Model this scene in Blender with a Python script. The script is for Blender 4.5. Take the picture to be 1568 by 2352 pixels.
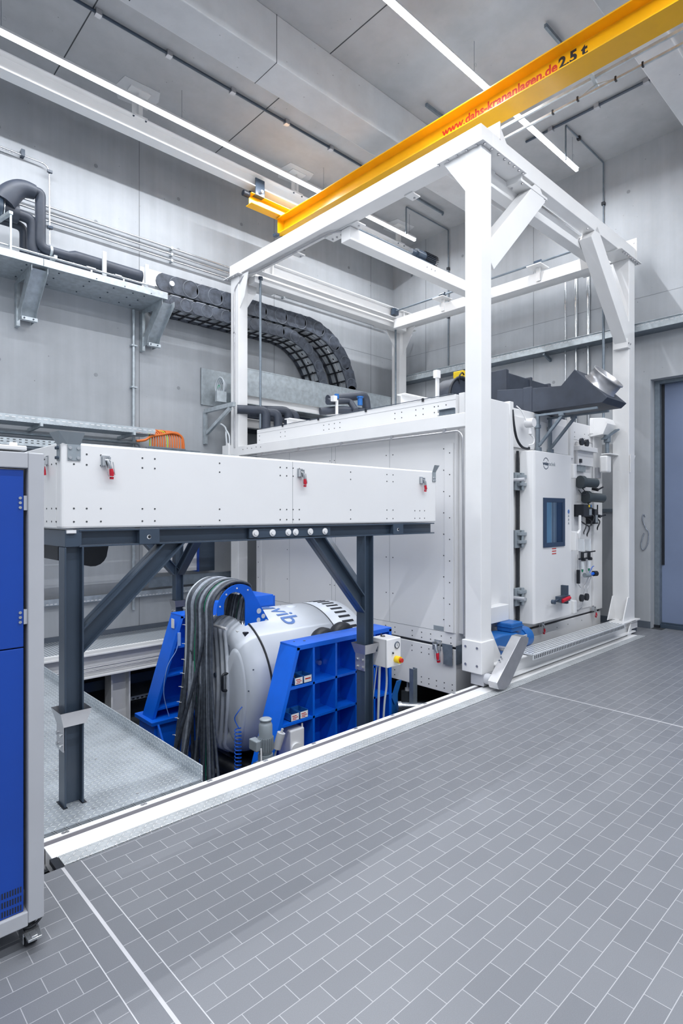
import bpy, bmesh, math, random
from mathutils import Vector, Matrix
random.seed(7)
S = bpy.context.scene
COL = S.collection
for o in list(bpy.data.objects): bpy.data.objects.remove(o)
# ---------------- camera ----------------
cd = bpy.data.cameras.new('camera'); cam = bpy.data.objects.new('camera', cd); COL.objects.link(cam)
cd.sensor_fit = 'VERTICAL'; cd.sensor_height = 36.0; cd.sensor_width = 24.0
cd.lens = 1328.0/2352.0*36.0; cd.shift_y = 0.00085; cd.clip_start = 0.05; cd.clip_end = 100
cam.location = (0, 0, 1.65); cam.rotation_euler = (math.radians(90), 0, math.radians(-43.163))
S.camera = cam
# ---------------- world, exposure ----------------
w = bpy.data.worlds.new('world'); S.world = w; w.use_nodes = True
w.node_tree.nodes['Background'].inputs[0].default_value = (0.75, 0.85, 1.0, 1)
w.node_tree.nodes['Background'].inputs[1].default_value = 0.05
S.view_settings.view_transform = 'Standard'; S.view_settings.look = 'None'
S.view_settings.gamma = 1.0; S.view_settings.exposure = -0.07
S.view_settings.use_curve_mapping = False
LIGHT_COL = (0.925, 0.955, 1.0)
TUBE_W = 4.5          # emission strength of the tube diffusers
LAMP_W = (315.0, 330.0, 400.0, 400.0)   # downward output of each light line
TUBES = [(6.66, -3.3, 8.05), (3.72, -3.3, 8.09), (0.78, -3.3, 8.09), (-2.2, -3.3, 8.09)]   # y, x0, x1, hung at z 6.54
# ---------------- materials ----------------
def new_mat(name):
    m = bpy.data.materials.new(name); m.use_nodes = True
    nt = m.node_tree; b = nt.nodes['Principled BSDF']; return m, nt, b
def coords(nt, scale=(1,1,1), rot=(0,0,0), loc=(0,0,0)):
    tc = nt.nodes.new('ShaderNodeTexCoord'); mp = nt.nodes.new('ShaderNodeMapping')
    g = nt.nodes.new('ShaderNodeNewGeometry')
    mp.inputs['Scale'].default_value = scale; mp.inputs['Rotation'].default_value = rot; mp.inputs['Location'].default_value = loc
    nt.links.new(g.outputs['Position'], mp.inputs['Vector']); nt.nodes.remove(tc)
    return mp.outputs['Vector']
def ramp(nt, src, stops):
    r = nt.nodes.new('ShaderNodeValToRGB'); e = r.color_ramp.elements
    while len(e) > 1: e.remove(e[-1])
    e[0].position = stops[0][0]; c = stops[0][1]; e[0].color = (c[0], c[1], c[2], 1) if not isinstance(c, float) else (c, c, c, 1)
    for p, c in stops[1:]:
        x = e.new(p); x.color = (c[0], c[1], c[2], 1) if not isinstance(c, float) else (c, c, c, 1)
    nt.links.new(src, r.inputs[0]); return r.outputs[0]
def noise(nt, vec, scale, detail=4.0, rough=0.55):
    n = nt.nodes.new('ShaderNodeTexNoise'); n.inputs['Scale'].default_value = scale
    n.inputs['Detail'].default_value = detail; n.inputs['Roughness'].default_value = rough
    nt.links.new(vec, n.inputs['Vector']); return n.outputs[0]
def mixc(nt, fac, a, b, mode='MIX'):
    m = nt.nodes.new('ShaderNodeMix'); m.data_type = 'RGBA'; m.blend_type = mode
    for s, v in ((m.inputs[0], fac), (m.inputs[6], a), (m.inputs[7], b)):
        if isinstance(v, (int, float)): s.default_value = v
        elif isinstance(v, tuple): s.default_value = (v[0], v[1], v[2], 1)
        else: nt.links.new(v, s)
    return m.outputs[2]
def bump(nt, b, h, strength=0.3, dist=0.01):
    n = nt.nodes.new('ShaderNodeBump'); n.inputs['Strength'].default_value = strength; n.inputs['Distance'].default_value = dist
    nt.links.new(h, n.inputs['Height']); nt.links.new(n.outputs[0], b.inputs['Normal'])
def paint(name, col, rough=0.4, metal=0.0, var=0.06, scale=3.0, spec=0.5, coat=0.0):
    m, nt, b = new_mat(name)
    v = coords(nt); n = noise(nt, v, scale, 5)
    c2 = tuple(max(0, x*(1-var)) for x in col); c1 = tuple(min(1, x*(1+var)) for x in col)
    nt.links.new(ramp(nt, n, [(0.35, c2), (0.65, c1)]), b.inputs['Base Color'])
    b.inputs['Roughness'].default_value = rough; b.inputs['Metallic'].default_value = metal
    b.inputs['Specular IOR Level'].default_value = spec; b.inputs['Coat Weight'].default_value = coat
    return m
M = {}
M['white'] = paint('white_gloss_paint', (0.80, 0.80, 0.80), 0.33, 0, 0.02)
M['panel'] = paint('white_panel_sheet', (0.79, 0.79, 0.795), 0.36, 0, 0.02, 1.2)
M['steel'] = paint('dark_slate_paint', (0.045, 0.066, 0.098), 0.30, 0, 0.10)
M['blue'] = paint('bright_blue_paint', (0.003, 0.125, 0.70), 0.32, 0, 0.10)
M['cabblue'] = paint('royal_blue_paint', (0.004, 0.055, 0.36), 0.40, 0, 0.05)
M['motorblue'] = paint('mid_blue_paint', (0.015, 0.125, 0.40), 0.35, 0, 0.06)
M['greyframe'] = paint('light_grey_frame', (0.46, 0.47, 0.50), 0.45, 0, 0.03)
M['galv'] = paint('galvanised_sheet', (0.50, 0.55, 0.58), 0.42, 0.55, 0.12, 14.0)
M['galvlt'] = paint('bright_galvanised', (0.74, 0.76, 0.78), 0.35, 0.25, 0.06, 14.0)
M['bounce_grey'] = paint('grey_bounce_cover', (0.30, 0.30, 0.30), 0.9)  # for the added sheet that keeps the girder's yellow bounce off the ceiling
M['galvdk'] = paint('dull_galvanised', (0.20, 0.24, 0.28), 0.5, 0.5, 0.12, 14.0)
M['chrome'] = paint('bright_steel', (0.62, 0.64, 0.66), 0.22, 0.9, 0.05)
M['stain'] = paint('brushed_steel', (0.50, 0.50, 0.52), 0.32, 0.75, 0.05, 9.0)
M['black'] = paint('black_rubber', (0.012, 0.015, 0.022), 0.45, 0, 0.2)
M['foam'] = paint('black_foam_insulation', (0.038, 0.047, 0.068), 0.5, 0, 0.15, 6.0)
M['hose'] = paint('charcoal_hose', (0.055, 0.066, 0.085), 0.35, 0, 0.3, 30.0)
M['hoseg'] = paint('grey_hose', (0.26, 0.29, 0.34), 0.35, 0, 0.2, 30.0)
M['yellow'] = paint('crane_yellow', (0.83, 0.43, 0.006), 0.30, 0, 0.05)
M['red'] = paint('red_grip', (0.55, 0.01, 0.03), 0.35)
M['redtext'] = paint('red_lettering', (0.52, 0.02, 0.008), 0.5)
M['orange'] = paint('orange_cable', (0.60, 0.14, 0.02), 0.45)
M['yg'] = paint('yellow_green_cable', (0.45, 0.50, 0.02), 0.45)
M['green'] = paint('green_plastic', (0.01, 0.28, 0.14), 0.45)
M['ltblue'] = paint('pale_blue_label', (0.25, 0.40, 0.75), 0.5)
M['logoblue'] = paint('logo_blue', (0.10, 0.20, 0.48), 0.45)
M['fibre'] = paint('white_fibreglass', (0.62, 0.66, 0.72), 0.30, 0, 0.02)
M['chain'] = paint('energy_chain_plastic', (0.058, 0.068, 0.090), 0.5, 0, 0.45, 9.0)
M['chainring'] = paint('chain_ring_edge', (0.11, 0.125, 0.15), 0.5)
M['chaindk'] = paint('black_chain_bar', (0.010, 0.012, 0.018), 0.5)
M['cablegrey'] = paint('pale_cable', (0.50, 0.54, 0.58), 0.5)
M['door'] = paint('slate_blue_door', (0.195, 0.245, 0.37), 0.45, 0, 0.06, 1.0)
M['skirt'] = paint('dark_skirting_tile', (0.10, 0.12, 0.15), 0.5, 0, 0.1)
M['grout'] = paint('pale_joint', (0.52, 0.52, 0.54), 0.8)
M['joint'] = paint('dark_joint', (0.06, 0.065, 0.07), 0.9)
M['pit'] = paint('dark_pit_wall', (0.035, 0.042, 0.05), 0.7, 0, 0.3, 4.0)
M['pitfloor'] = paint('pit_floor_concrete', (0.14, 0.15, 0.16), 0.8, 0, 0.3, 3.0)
M['estop'] = paint('yellow_collar', (0.80, 0.55, 0.01), 0.4)
M['label'] = paint('white_label', (0.75, 0.75, 0.76), 0.5)
M['greycast'] = paint('grey_cast_motor', (0.30, 0.34, 0.37), 0.4, 0.2)
M['dkgreymotor'] = paint('dark_motor', (0.06, 0.075, 0.085), 0.35, 0.1)
M['navy'] = paint('navy_window_frame', (0.030, 0.055, 0.105), 0.35)
M['winlt'] = paint('window_inner_pale_blue', (0.22, 0.40, 0.55), 0.3)
M['winmid'] = paint('window_inner_seal', (0.30, 0.36, 0.42), 0.3)
M['windk'] = paint('window_inner_navy', (0.012, 0.04, 0.10), 0.2)
M['clear'] = paint('polycarbonate', (0.72, 0.75, 0.78), 0.15)
def emis(name, col, s):
    m, nt, b = new_mat(name)
    b.inputs['Base Color'].default_value = (*col, 1); b.inputs['Emission Color'].default_value = (*col, 1)
    b.inputs['Emission Strength'].default_value = s; return m
M['tube'] = emis('lit_tube_diffuser', LIGHT_COL, TUBE_W)
def glassm():
    m, nt, b = new_mat('window_glass')
    b.inputs['Base Color'].default_value = (0.85, 0.93, 1, 1); b.inputs['Roughness'].default_value = 0.02
    b.inputs['Transmission Weight'].default_value = 1.0; b.inputs['IOR'].default_value = 1.1
    return m
M['glass'] = glassm()
def concrete(name, base, wet=0.0, stain=0.5):
    m, nt, b = new_mat(name)
    v = coords(nt)
    big = noise(nt, v, 0.55, 6, 0.6); mid = noise(nt, v, 3.2, 6, 0.6); fine = noise(nt, v, 45, 3)
    vs = coords(nt, (2.2, 2.2, 0.12)); streak = noise(nt, vs, 2.5, 5, 0.6)
    c = ramp(nt, big, [(0.3, tuple(x*0.80 for x in base)), (0.7, tuple(x*1.12 for x in base))])
    c = mixc(nt, 0.45, c, ramp(nt, mid, [(0.35, tuple(x*0.86 for x in base)), (0.68, tuple(x*1.1 for x in base))]))
    c = mixc(nt, 0.30*stain*2, c, ramp(nt, streak, [(0.3, tuple(x*0.74 for x in base)), (0.66, tuple(x*1.14 for x in base))]))
    # blow holes
    vo = nt.nodes.new('ShaderNodeTexVoronoi'); vo.inputs['Scale'].default_value = 9.0; nt.links.new(v, vo.inputs['Vector'])
    gate = noise(nt, v, 2.3, 2)
    hole = ramp(nt, vo.outputs['Distance'], [(0.045, 1.0), (0.075, 0.0)])
    gr = ramp(nt, gate, [(0.52, 0.0), (0.60, 0.8)])
    mm = nt.nodes.new('ShaderNodeMath'); mm.operation = 'MULTIPLY'; nt.links.new(hole, mm.inputs[0]); nt.links.new(gr, mm.inputs[1])
    c = mixc(nt, mm.outputs[0], c, tuple(x*0.35 for x in base))
    nt.links.new(c, b.inputs['Base Color']); b.inputs['Roughness'].default_value = 0.62
    bump(nt, b, fine, 0.10, 0.004); return m
M['conc'] = concrete('wall_concrete', (0.43, 0.45, 0.475))
M['concc'] = concrete('ceiling_concrete', (0.455, 0.465, 0.48), 0, 0.25)
M['concb'] = concrete('beam_concrete', (0.64, 0.65, 0.665), 0, 0.15)
def tiles(name, rot, ox, oy):
    m, nt, b = new_mat(name)
    v = coords(nt, (1,1,1), (0,0,rot), (ox, oy, 0))
    br = nt.nodes.new('ShaderNodeTexBrick'); nt.links.new(v, br.inputs['Vector'])
    br.offset = 0.5; br.offset_frequency = 2
    br.inputs['Scale'].default_value = 1.0; br.inputs['Brick Width'].default_value = 0.175
    br.inputs['Row Height'].default_value = 0.0875; br.inputs['Mortar Size'].default_value = 0.0016
    br.inputs['Mortar Smooth'].default_value = 0.1; br.inputs['Bias'].default_value = 0.0
    br.inputs['Color1'].default_value = (0.202, 0.211, 0.232, 1); br.inputs['Color2'].default_value = (0.228, 0.237, 0.258, 1)
    br.inputs['Mortar'].default_value = (0.46, 0.465, 0.49, 1)
    wv = coords(nt); sp = noise(nt, wv, 420, 2); bg = noise(nt, wv, 0.8, 3)
    c = mixc(nt, 0.35, br.outputs['Color'], ramp(nt, sp, [(0.3, 0.35), (0.7, 0.95)]), 'MULTIPLY')
    c = mixc(nt, 0.30, c, ramp(nt, bg, [(0.3, 0.72), (0.7, 1.0)]), 'MULTIPLY')
    nt.links.new(c, b.inputs['Base Color']); b.inputs['Roughness'].default_value = 0.36
    b.inputs['Specular IOR Level'].default_value = 0.5
    inv = nt.nodes.new('ShaderNodeMath'); inv.operation = 'SUBTRACT'; inv.inputs[0].default_value = 1.0
    nt.links.new(br.outputs['Fac'], inv.inputs[1]); bump(nt, b, inv.outputs[0], 0.35, 0.002)
    return m
M['tile'] = tiles('grey_floor_tiles', 0, -0.975, -2.75)
M['tiler'] = tiles('grey_border_tiles', math.pi/2, 2.70, -0.80)
def checker(name, base, pitch=0.030, ln=0.60, wd=0.13):
    # raised lozenges, alternating direction cell by cell
    m, nt, b = new_mat(name)
    v = coords(nt, (1/pitch, 1/pitch, 1/pitch))
    sep = nt.nodes.new('ShaderNodeSeparateXYZ'); nt.links.new(v, sep.inputs[0])
    def mth(op, a, bb=None, c=None):
        n = nt.nodes.new('ShaderNodeMath'); n.operation = op
        for i, x in enumerate((a, bb, c)):
            if x is None: continue
            if isinstance(x, (int, float)): n.inputs[i].default_value = x
            else: nt.links.new(x, n.inputs[i])
        return n.outputs[0]
    y = sep.outputs[1]; xx = mth('ADD', sep.outputs[0], sep.outputs[2])
    fx = mth('SUBTRACT', mth('FRACT', xx), 0.5); fy = mth('SUBTRACT', mth('FRACT', y), 0.5)
    par = mth('MODULO', mth('ADD', mth('FLOOR', xx), mth('FLOOR', y)), 2.0)
    sg = mth('SUBTRACT', mth('MULTIPLY', mth('ABSOLUTE', par), 2.0), 1.0)
    u = mth('ADD', mth('MULTIPLY', fx, 0.7071), mth('MULTIPLY', mth('MULTIPLY', fy, 0.7071), sg))
    t = mth('SUBTRACT', mth('MULTIPLY', fy, 0.7071), mth('MULTIPLY', mth('MULTIPLY', fx, 0.7071), sg))
    d = mth('ADD', mth('POWER', mth('DIVIDE', mth('ABSOLUTE', u), ln), 2.0), mth('POWER', mth('DIVIDE', mth('ABSOLUTE', t), wd), 2.0))
    h = ramp(nt, d, [(0.55, 1.0), (1.0, 0.0)])
    wv = coords(nt); n1 = noise(nt, wv, 5, 4); n2 = noise(nt, wv, 60, 3)
    c = ramp(nt, n1, [(0.3, tuple(x*0.62 for x in base)), (0.7, tuple(x*0.85 for x in base))])
    c = mixc(nt, 0.25, c, ramp(nt, n2, [(0.3, 0.6), (0.7, 1.0)]), 'MULTIPLY')
    c = mixc(nt, mth('MULTIPLY', h, 0.75), c, tuple(min(1, x*1.45) for x in base))
    nt.links.new(c, b.inputs['Base Color']); b.inputs['Metallic'].default_value = 0.45; b.inputs['Roughness'].default_value = 0.36
    bump(nt, b, h, 1.0, 0.006); return m
M['checker'] = checker('galvanised_checker_plate', (0.66, 0.72, 0.78))
M['checkerbig'] = checker('checker_plate_strip', (0.82, 0.86, 0.88), 0.030)
def grating(name):
    m, nt, b = new_mat(name)
    v = coords(nt, (28, 28, 28))
    vo = nt.nodes.new('ShaderNodeTexVoronoi'); vo.inputs['Scale'].default_value = 1.0; vo.inputs['Randomness'].default_value = 0.0
    nt.links.new(v, vo.inputs['Vector'])
    c = ramp(nt, vo.outputs['Distance'], [(0.22, (0.05, 0.06, 0.08)), (0.34, (0.62, 0.66, 0.70))])
    nt.links.new(c, b.inputs['Base Color']); b.inputs['Metallic'].default_value = 0.5; b.inputs['Roughness'].default_value = 0.4
    bump(nt, b, vo.outputs['Distance'], 0.6, 0.01); return m
M['grate'] = grating('perforated_grating')
# ---------------- mesh helper ----------------
class MB:
    def __init__(s): s.v = []; s.f = []; s.m = []; s.cur = 0; s.sm = []; s.g = []; s.gid = 0
    def mat(s, i): s.cur = i; return s
    def add(s, vs, fs, smooth=False):
        b = len(s.v); s.v += [tuple(v) for v in vs]
        for f in fs: s.f.append([b+i for i in f]); s.m.append(s.cur); s.sm.append(smooth); s.g.append(s.gid)
        return s
    def box(s, x0, x1, y0, y1, z0, z1):
        s.gid += 1
        if x0 > x1: x0, x1 = x1, x0
        if y0 > y1: y0, y1 = y1, y0
        if z0 > z1: z0, z1 = z1, z0
        return s.add([(x0,y0,z0),(x1,y0,z0),(x1,y1,z0),(x0,y1,z0),(x0,y0,z1),(x1,y0,z1),(x1,y1,z1),(x0,y1,z1)],
                     [(0,3,2,1),(4,5,6,7),(0,1,5,4),(1,2,6,5),(2,3,7,6),(3,0,4,7)])
    def frame(s, p, q, up):
        p = Vector(p); q = Vector(q); d = (q-p).normalized(); up = Vector(up)
        side = d.cross(up)
        if side.length < 1e-4: side = d.cross(Vector((1, 0, 0.01)))
        side.normalize(); u = side.cross(d).normalized(); return p, q, d, side, u
    def bar(s, p, q, w, h, up=(0,0,1)):
        s.gid += 1
        p, q, d, a, u = s.frame(p, q, up); a = a*w/2; u = u*h/2
        return s.add([p-a-u, p+a-u, p+a+u, p-a+u, q-a-u, q+a-u, q+a+u, q-a+u],
                     [(0,1,2,3),(7,6,5,4),(0,4,5,1),(1,5,6,2),(2,6,7,3),(3,7,4,0)])
    def ext(s, poly, p, q, up=(0,0,1)):
        s.gid += 1
        p, q, d, a, u = s.frame(p, q, up); n = len(poly)
        vs = [p+a*x+u*y for x, y in poly]+[q+a*x+u*y for x, y in poly]
        return s.add(vs, [list(range(n)), list(range(2*n-1, n-1, -1))]+[(i, n+i, n+(i+1) % n, (i+1) % n) for i in range(n)])
    def hbeam(s, p, q, h, w, tf=0.012, tw=0.008, up=(0,0,1)):
        H, W = h/2, w/2; t = tw/2
        return s.ext([(-W,-H),(W,-H),(W,-H+tf),(t,-H+tf),(t,H-tf),(W,H-tf),(W,H),(-W,H),(-W,H-tf),(-t,H-tf),(-t,-H+tf),(-W,-H+tf)], p, q, up)
    def cbeam(s, p, q, h, w, t=0.004, up=(0,0,1)):
        H, W = h/2, w
        return s.ext([(0,-H),(W,-H),(W,-H+t),(t,-H+t),(t,H-t),(W,H-t),(W,H),(0,H)], p, q, up)
    def cyl(s, p, q, r, n=16, r2=None, caps=True):
        s.gid += 1
        r2 = r if r2 is None else r2
        p, q, d, a, u = s.frame(p, q, (0,0,1) if abs(Vector(q)[2]-Vector(p)[2]) < 0.9*(Vector(q)-Vector(p)).length else (1,0,0))
        cs = [(math.cos(2*math.pi*i/n), math.sin(2*math.pi*i/n)) for i in range(n)]
        s.add([p+a*c*r+u*t*r for c, t in cs]+[q+a*c*r2+u*t*r2 for c, t in cs], [(i, (i+1) % n, n+(i+1) % n, n+i) for i in range(n)], True)
        if caps:
            s.add([p+a*c*r+u*t*r for c, t in cs], [list(range(n-1, -1, -1))]); s.add([q+a*c*r2+u*t*r2 for c, t in cs], [list(range(n))])
        return s
    def tube(s, pts, r, n=8, caps=True):
        s.gid += 1
        P = [Vector(p) for p in pts]; R = r if isinstance(r, (list, tuple)) else [r]*len(P)
        T = []
        for i in range(len(P)):
            a = P[max(i-1, 0)]; b = P[min(i+1, len(P)-1)]; T.append((b-a).normalized())
        ref = Vector((0,0,1)) if abs(T[0].z) < 0.9 else Vector((1,0,0))
        a = T[0].cross(ref).normalized(); vs = []
        for i, p in enumerate(P):
            a = (a - T[i]*a.dot(T[i])); a.normalize(); b = T[i].cross(a)
            vs += [p + (a*math.cos(2*math.pi*k/n)+b*math.sin(2*math.pi*k/n))*R[i] for k in range(n)]
        fs = [(i*n+k, i*n+(k+1) % n, (i+1)*n+(k+1) % n, (i+1)*n+k) for i in range(len(P)-1) for k in range(n)]
        s.add(vs, fs, True)
        if caps: s.add(vs[:n], [list(range(n-1, -1, -1))]); s.add(vs[-n:], [list(range(n))])
        return s
    def prism(s, poly, ax, c0, c1):
        s.gid += 1   # poly in the plane normal to ax: 'x' -> (y,z), 'y' -> (x,z), 'z' -> (x,y)
        def P(a, b, c): return (c, a, b) if ax == 'x' else (a, c, b) if ax == 'y' else (a, b, c)
        n = len(poly)
        return s.add([P(a, b, c0) for a, b in poly]+[P(a, b, c1) for a, b in poly],
                     [list(range(n)), list(range(2*n-1, n-1, -1))]+[(i, n+i, n+(i+1) % n, (i+1) % n) for i in range(n)])
    def lathe(s, o, ax, prof, n=32, a0=0, a1=2*math.pi, smooth=True):
        s.gid += 1
        o = Vector(o); ax = Vector(ax).normalized(); ref = Vector((0,0,1)) if abs(ax.z) < 0.9 else Vector((1,0,0))
        a = ax.cross(ref).normalized(); b = ax.cross(a); full = abs(a1-a0-2*math.pi) < 1e-6; k = n if full else n+1
        vs = []
        for t, r in prof:
            vs += [o+ax*t+(a*math.cos(a0+(a1-a0)*i/n)+b*math.sin(a0+(a1-a0)*i/n))*r for i in range(k)]
        fs = [(j*k+i, j*k+(i+1) % k, (j+1)*k+(i+1) % k, (j+1)*k+i) for j in range(len(prof)-1) for i in range(n)]
        return s.add(vs, fs, smooth)
    def ball(s, c, r, n=12):
        return s.lathe((c[0], c[1], c[2]), (0,0,1), [(-r*math.cos(math.pi*i/8), max(r*math.sin(math.pi*i/8), 1e-4)) for i in range(9)], n)
    def dots(s, pts, nrm, r=0.006, h=0.003, n=6):
        for p in pts: s.cyl(Vector(p)-Vector(nrm)*0.001, Vector(p)+Vector(nrm)*h, r, n)
        return s
WL = {}
def link(o, parent=None, loc=(0,0,0)):
    COL.objects.link(o)
    if parent is not None: o.parent = parent
def T(name, label, cat, loc, group=None, rz=0):
    o = bpy.data.objects.new(name, None); o.empty_display_size = 0.1; COL.objects.link(o); o.location = loc; o.rotation_euler = (0,0,rz)
    o['label'] = label; o['category'] = cat
    if group: o['group'] = group
    WL[o.name] = Vector(loc); return o
def mesh_obj(name, mb, mats, origin):
    me = bpy.data.meshes.new(name); O = Vector(origin)
    me.from_pydata([tuple(Vector(v)-O) for v in mb.v], [], mb.f)
    for m in (mats if isinstance(mats, (list, tuple)) else [mats]): me.materials.append(M[m] if isinstance(m, str) else m)
    me.polygons.foreach_set('material_index', mb.m); me.polygons.foreach_set('use_smooth', mb.sm); me.update()
    bm = bmesh.new(); bm.from_mesh(me); bmesh.ops.recalc_face_normals(bm, faces=bm.faces); bm.to_mesh(me); bm.free()
    return bpy.data.objects.new(name, me)
def bev(o, w=0.004, seg=2):
    b = o.modifiers.new('bevel', 'BEVEL'); b.width = w; b.segments = seg; b.limit_method = 'ANGLE'; b.angle_limit = math.radians(50)
    b.harden_normals = False; return o
SPLIT = {'bolts': 'bolt', 'clips': 'clip', 'edge_strips': 'edge_strip', 'flange_bands': 'flange_band', 'stiffeners': 'stiffener', 'hinge_bolts': 'hinge_bolt',
         'cable_clips': 'cable_clip', 'screws': 'screw', 'couplings': 'coupling', 'lightening_holes': 'lightening_hole', 'hole_plugs': 'hole_plug', 'feet': 'foot',
         'cable_glands': 'cable_gland', 'bracket_fittings': 'bracket_fitting', 'cover_clips': 'cover_clip', 'fasteners': 'fastener', 'side_link': 'side_link',
         'cover_ribs': 'cover_rib', 'ribs': 'rib', 'flanges': 'flange', 'base_bellows': 'bellows_ring', 'coiled_cables': 'coiled_cable', 'fixing_screws': 'fixing_screw', 'hand_knob': 'hand_knob', 'front_pillar': 'front_pillar',
         'side_panels': 'side_panel', 'brackets': 'bracket', 'hinge_parts': 'hinge_part', 'steel_tubing': 'steel_tube', 'arch_tie_rod': 'arch_tie_rod', 'hinge_': 'hinge'}
def split_mb(mb):
    out = []
    for g in sorted(set(mb.g)):
        idx = [i for i, x in enumerate(mb.g) if x == g]; used = sorted({v for i in idx for v in mb.f[i]}); mp = {v: k for k, v in enumerate(used)}
        n = MB(); n.v = [mb.v[v] for v in used]; n.f = [[mp[v] for v in mb.f[i]] for i in idx]; n.m = [mb.m[i] for i in idx]; n.sm = [mb.sm[i] for i in idx]; n.g = [0]*len(idx); out.append(n)
    return out
def P(name, mb, mats, parent, label=None, bevel=0):
    if name in SPLIT and len(set(mb.g)) > 1:
        r = None
        for n in split_mb(mb):
            o = P1(SPLIT[name], n, mats, parent, label, bevel); r = r or o
        return r
    return P1(name, mb, mats, parent, label, bevel)
def P1(name, mb, mats, parent, label=None, bevel=0):
    # a part; vertices given in world space, kept relative to the thing's base
    o = mesh_obj(name, mb, mats, WL[parent.name]); COL.objects.link(o); o.parent = parent; WL[o.name] = WL[parent.name]
    if label: o['label'] = label
    if bevel: bev(o, bevel)
    return o
def one(name, mb, mats, label, cat, group=None, bevel=0, kind=None):
    # a thing that is a single mesh; origin at the bottom centre of its bounds
    xs = [v[0] for v in mb.v]; ys = [v[1] for v in mb.v]; zs = [v[2] for v in mb.v]
    O = ((min(xs)+max(xs))/2, (min(ys)+max(ys))/2, min(zs))
    o = mesh_obj(name, mb, mats, O); COL.objects.link(o); o.location = O; WL[o.name] = Vector(O)
    o['label'] = label; o['category'] = cat
    if group: o['group'] = group
    if kind: o['kind'] = kind
    if bevel: bev(o, bevel)
    return o
def struct(name, mb, mats, bevel=0, parent=None):
    o = mesh_obj(name, mb, mats, (0,0,0)); COL.objects.link(o); WL[o.name] = Vector((0,0,0))
    if parent is not None: o.parent = parent
    else: o['kind'] = 'structure'
    if bevel: bev(o, bevel)
    return o
def textmb(body, size, fn, depth=0.0015, sx=1.0, bold=0.0, mb=None):
    # lettering turned into a mesh; fn maps (u, v, w) in letter space to world space
    c = bpy.data.curves.new('lettering', 'FONT'); c.body = body; c.size = size; c.extrude = depth; c.offset = bold; c.resolution_u = 3
    o = bpy.data.objects.new('lettering', c); COL.objects.link(o); bpy.context.view_layer.update()
    dg = bpy.context.evaluated_depsgraph_get(); me = bpy.data.meshes.new_from_object(o.evaluated_get(dg))
    mb = mb or MB(); mb.add([fn(v.co.x*sx, v.co.y, v.co.z) for v in me.vertices], [list(p.vertices) for p in me.polygons])
    bpy.data.objects.remove(o); bpy.data.curves.remove(c); bpy.data.meshes.remove(me); return mb
def arc(cx, cz, r, a0, a1, n=10): return [(cx+r*math.cos(math.radians(a0+(a1-a0)*i/n)), cz+r*math.sin(math.radians(a0+(a1-a0)*i/n))) for i in range(n+1)]
def smooth_path(pts, sub=6):
    P_ = [Vector(p) for p in pts]; out = []
    for i in range(len(P_)-1):
        p0 = P_[max(i-1, 0)]; p1 = P_[i]; p2 = P_[i+1]; p3 = P_[min(i+2, len(P_)-1)]
        for k in range(sub):
            t = k/sub; out.append(0.5*((2*p1)+(p2-p0)*t+(2*p0-5*p1+4*p2-p3)*t*t+(3*p1-p0-3*p2+p3)*t**3))
    out.append(P_[-1]); return out
def round_path(pts, r=0.05, n=4):
    P_ = [Vector(p) for p in pts]; out = [P_[0]]
    for i in range(1, len(P_)-1):
        a = (P_[i-1]-P_[i]); b = (P_[i+1]-P_[i]); rr = min(r, a.length*0.48, b.length*0.48); a.normalize(); b.normalize()
        s0 = P_[i]+a*rr; s1 = P_[i]+b*rr
        for k in range(n+1):
            t = k/n; out.append((1-t)**2*s0+2*t*(1-t)*P_[i]+t*t*s1)
    out.append(P_[-1]); return out
# =====================================================================
# THE ROOM
# =====================================================================
ZC = 6.95; XR = 8.85; YL = 7.9; XB = -3.5; YN = -3.5
f = MB()
f.mat(0).box(0.98, XR+0.4, YN, 2.852, -0.10, 0.0).box(XB, 0.80, YN, 2.852, -0.10, 0.0)
f.mat(1).box(0.80, 0.98, YN, 2.852, -0.10, 0.0)
f.mat(0).box(8.42, XR, 2.852, YL, -0.10, 0.0).box(8.262, 8.42, 2.852, 3.24, -0.10, 0.0).box(XB, 0.0, 2.852, YL, -0.10, 0.0).box(0.0, 0.80, 2.852, 3.18, -0.10, 0.0)
struct('floor', f, ['tile', 'tiler'])
# pale movement joints in the tiling
j = MB().box(0.886, 0.900, YN, 2.845, -0.005, 0.0008).box(0.797, 0.801, YN, 2.845, -0.005, 0.0008).box(0.974, 0.978, YN, 2.845, -0.005, 0.0008)
j.box(4.952, 4.956, YN, 2.845, -0.005, 0.0008).box(4.962, 4.970, YN, 2.845, -0.005, 0.0008)
struct('trim_1', j, 'grout')
c = MB().box(XB-0.2, XR+0.2, YN-0.2, YL+0.2, ZC, ZC+0.2)
ceil = struct('ceiling', c, 'concc')
jn = MB()
for x in (2.25, 4.47, 6.69, 0.03, -2.2): jn.box(x-0.006, x+0.006, YN, YL, ZC-0.002, ZC+0.001)
jn.box(2.25-0.005, 2.25+0.005, 5.0, 5.3, 6.435, 6.44)
struct('ceiling_joints', jn, 'joint', parent=ceil)
b1 = struct('trim_2', MB().box(XB, XR, 4.955, 5.36, 6.437, ZC), 'concb', 0.01)
struct('beam_joint', MB().box(3.70, 3.706, 4.953, 5.36, 6.435, ZC), 'joint', parent=b1)
struct('trim_3', MB().box(XB, XR, 1.98, 2.335, 6.437, ZC), 'concb', 0.01)
struct('trim_4', MB().box(XB, XR, -1.4, -1.0, 6.437, ZC), 'concb', 0.01)
wl = struct('wall_left', MB().box(XB, XR+0.2, YL, YL+0.2, -1.3, ZC), 'conc')
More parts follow.
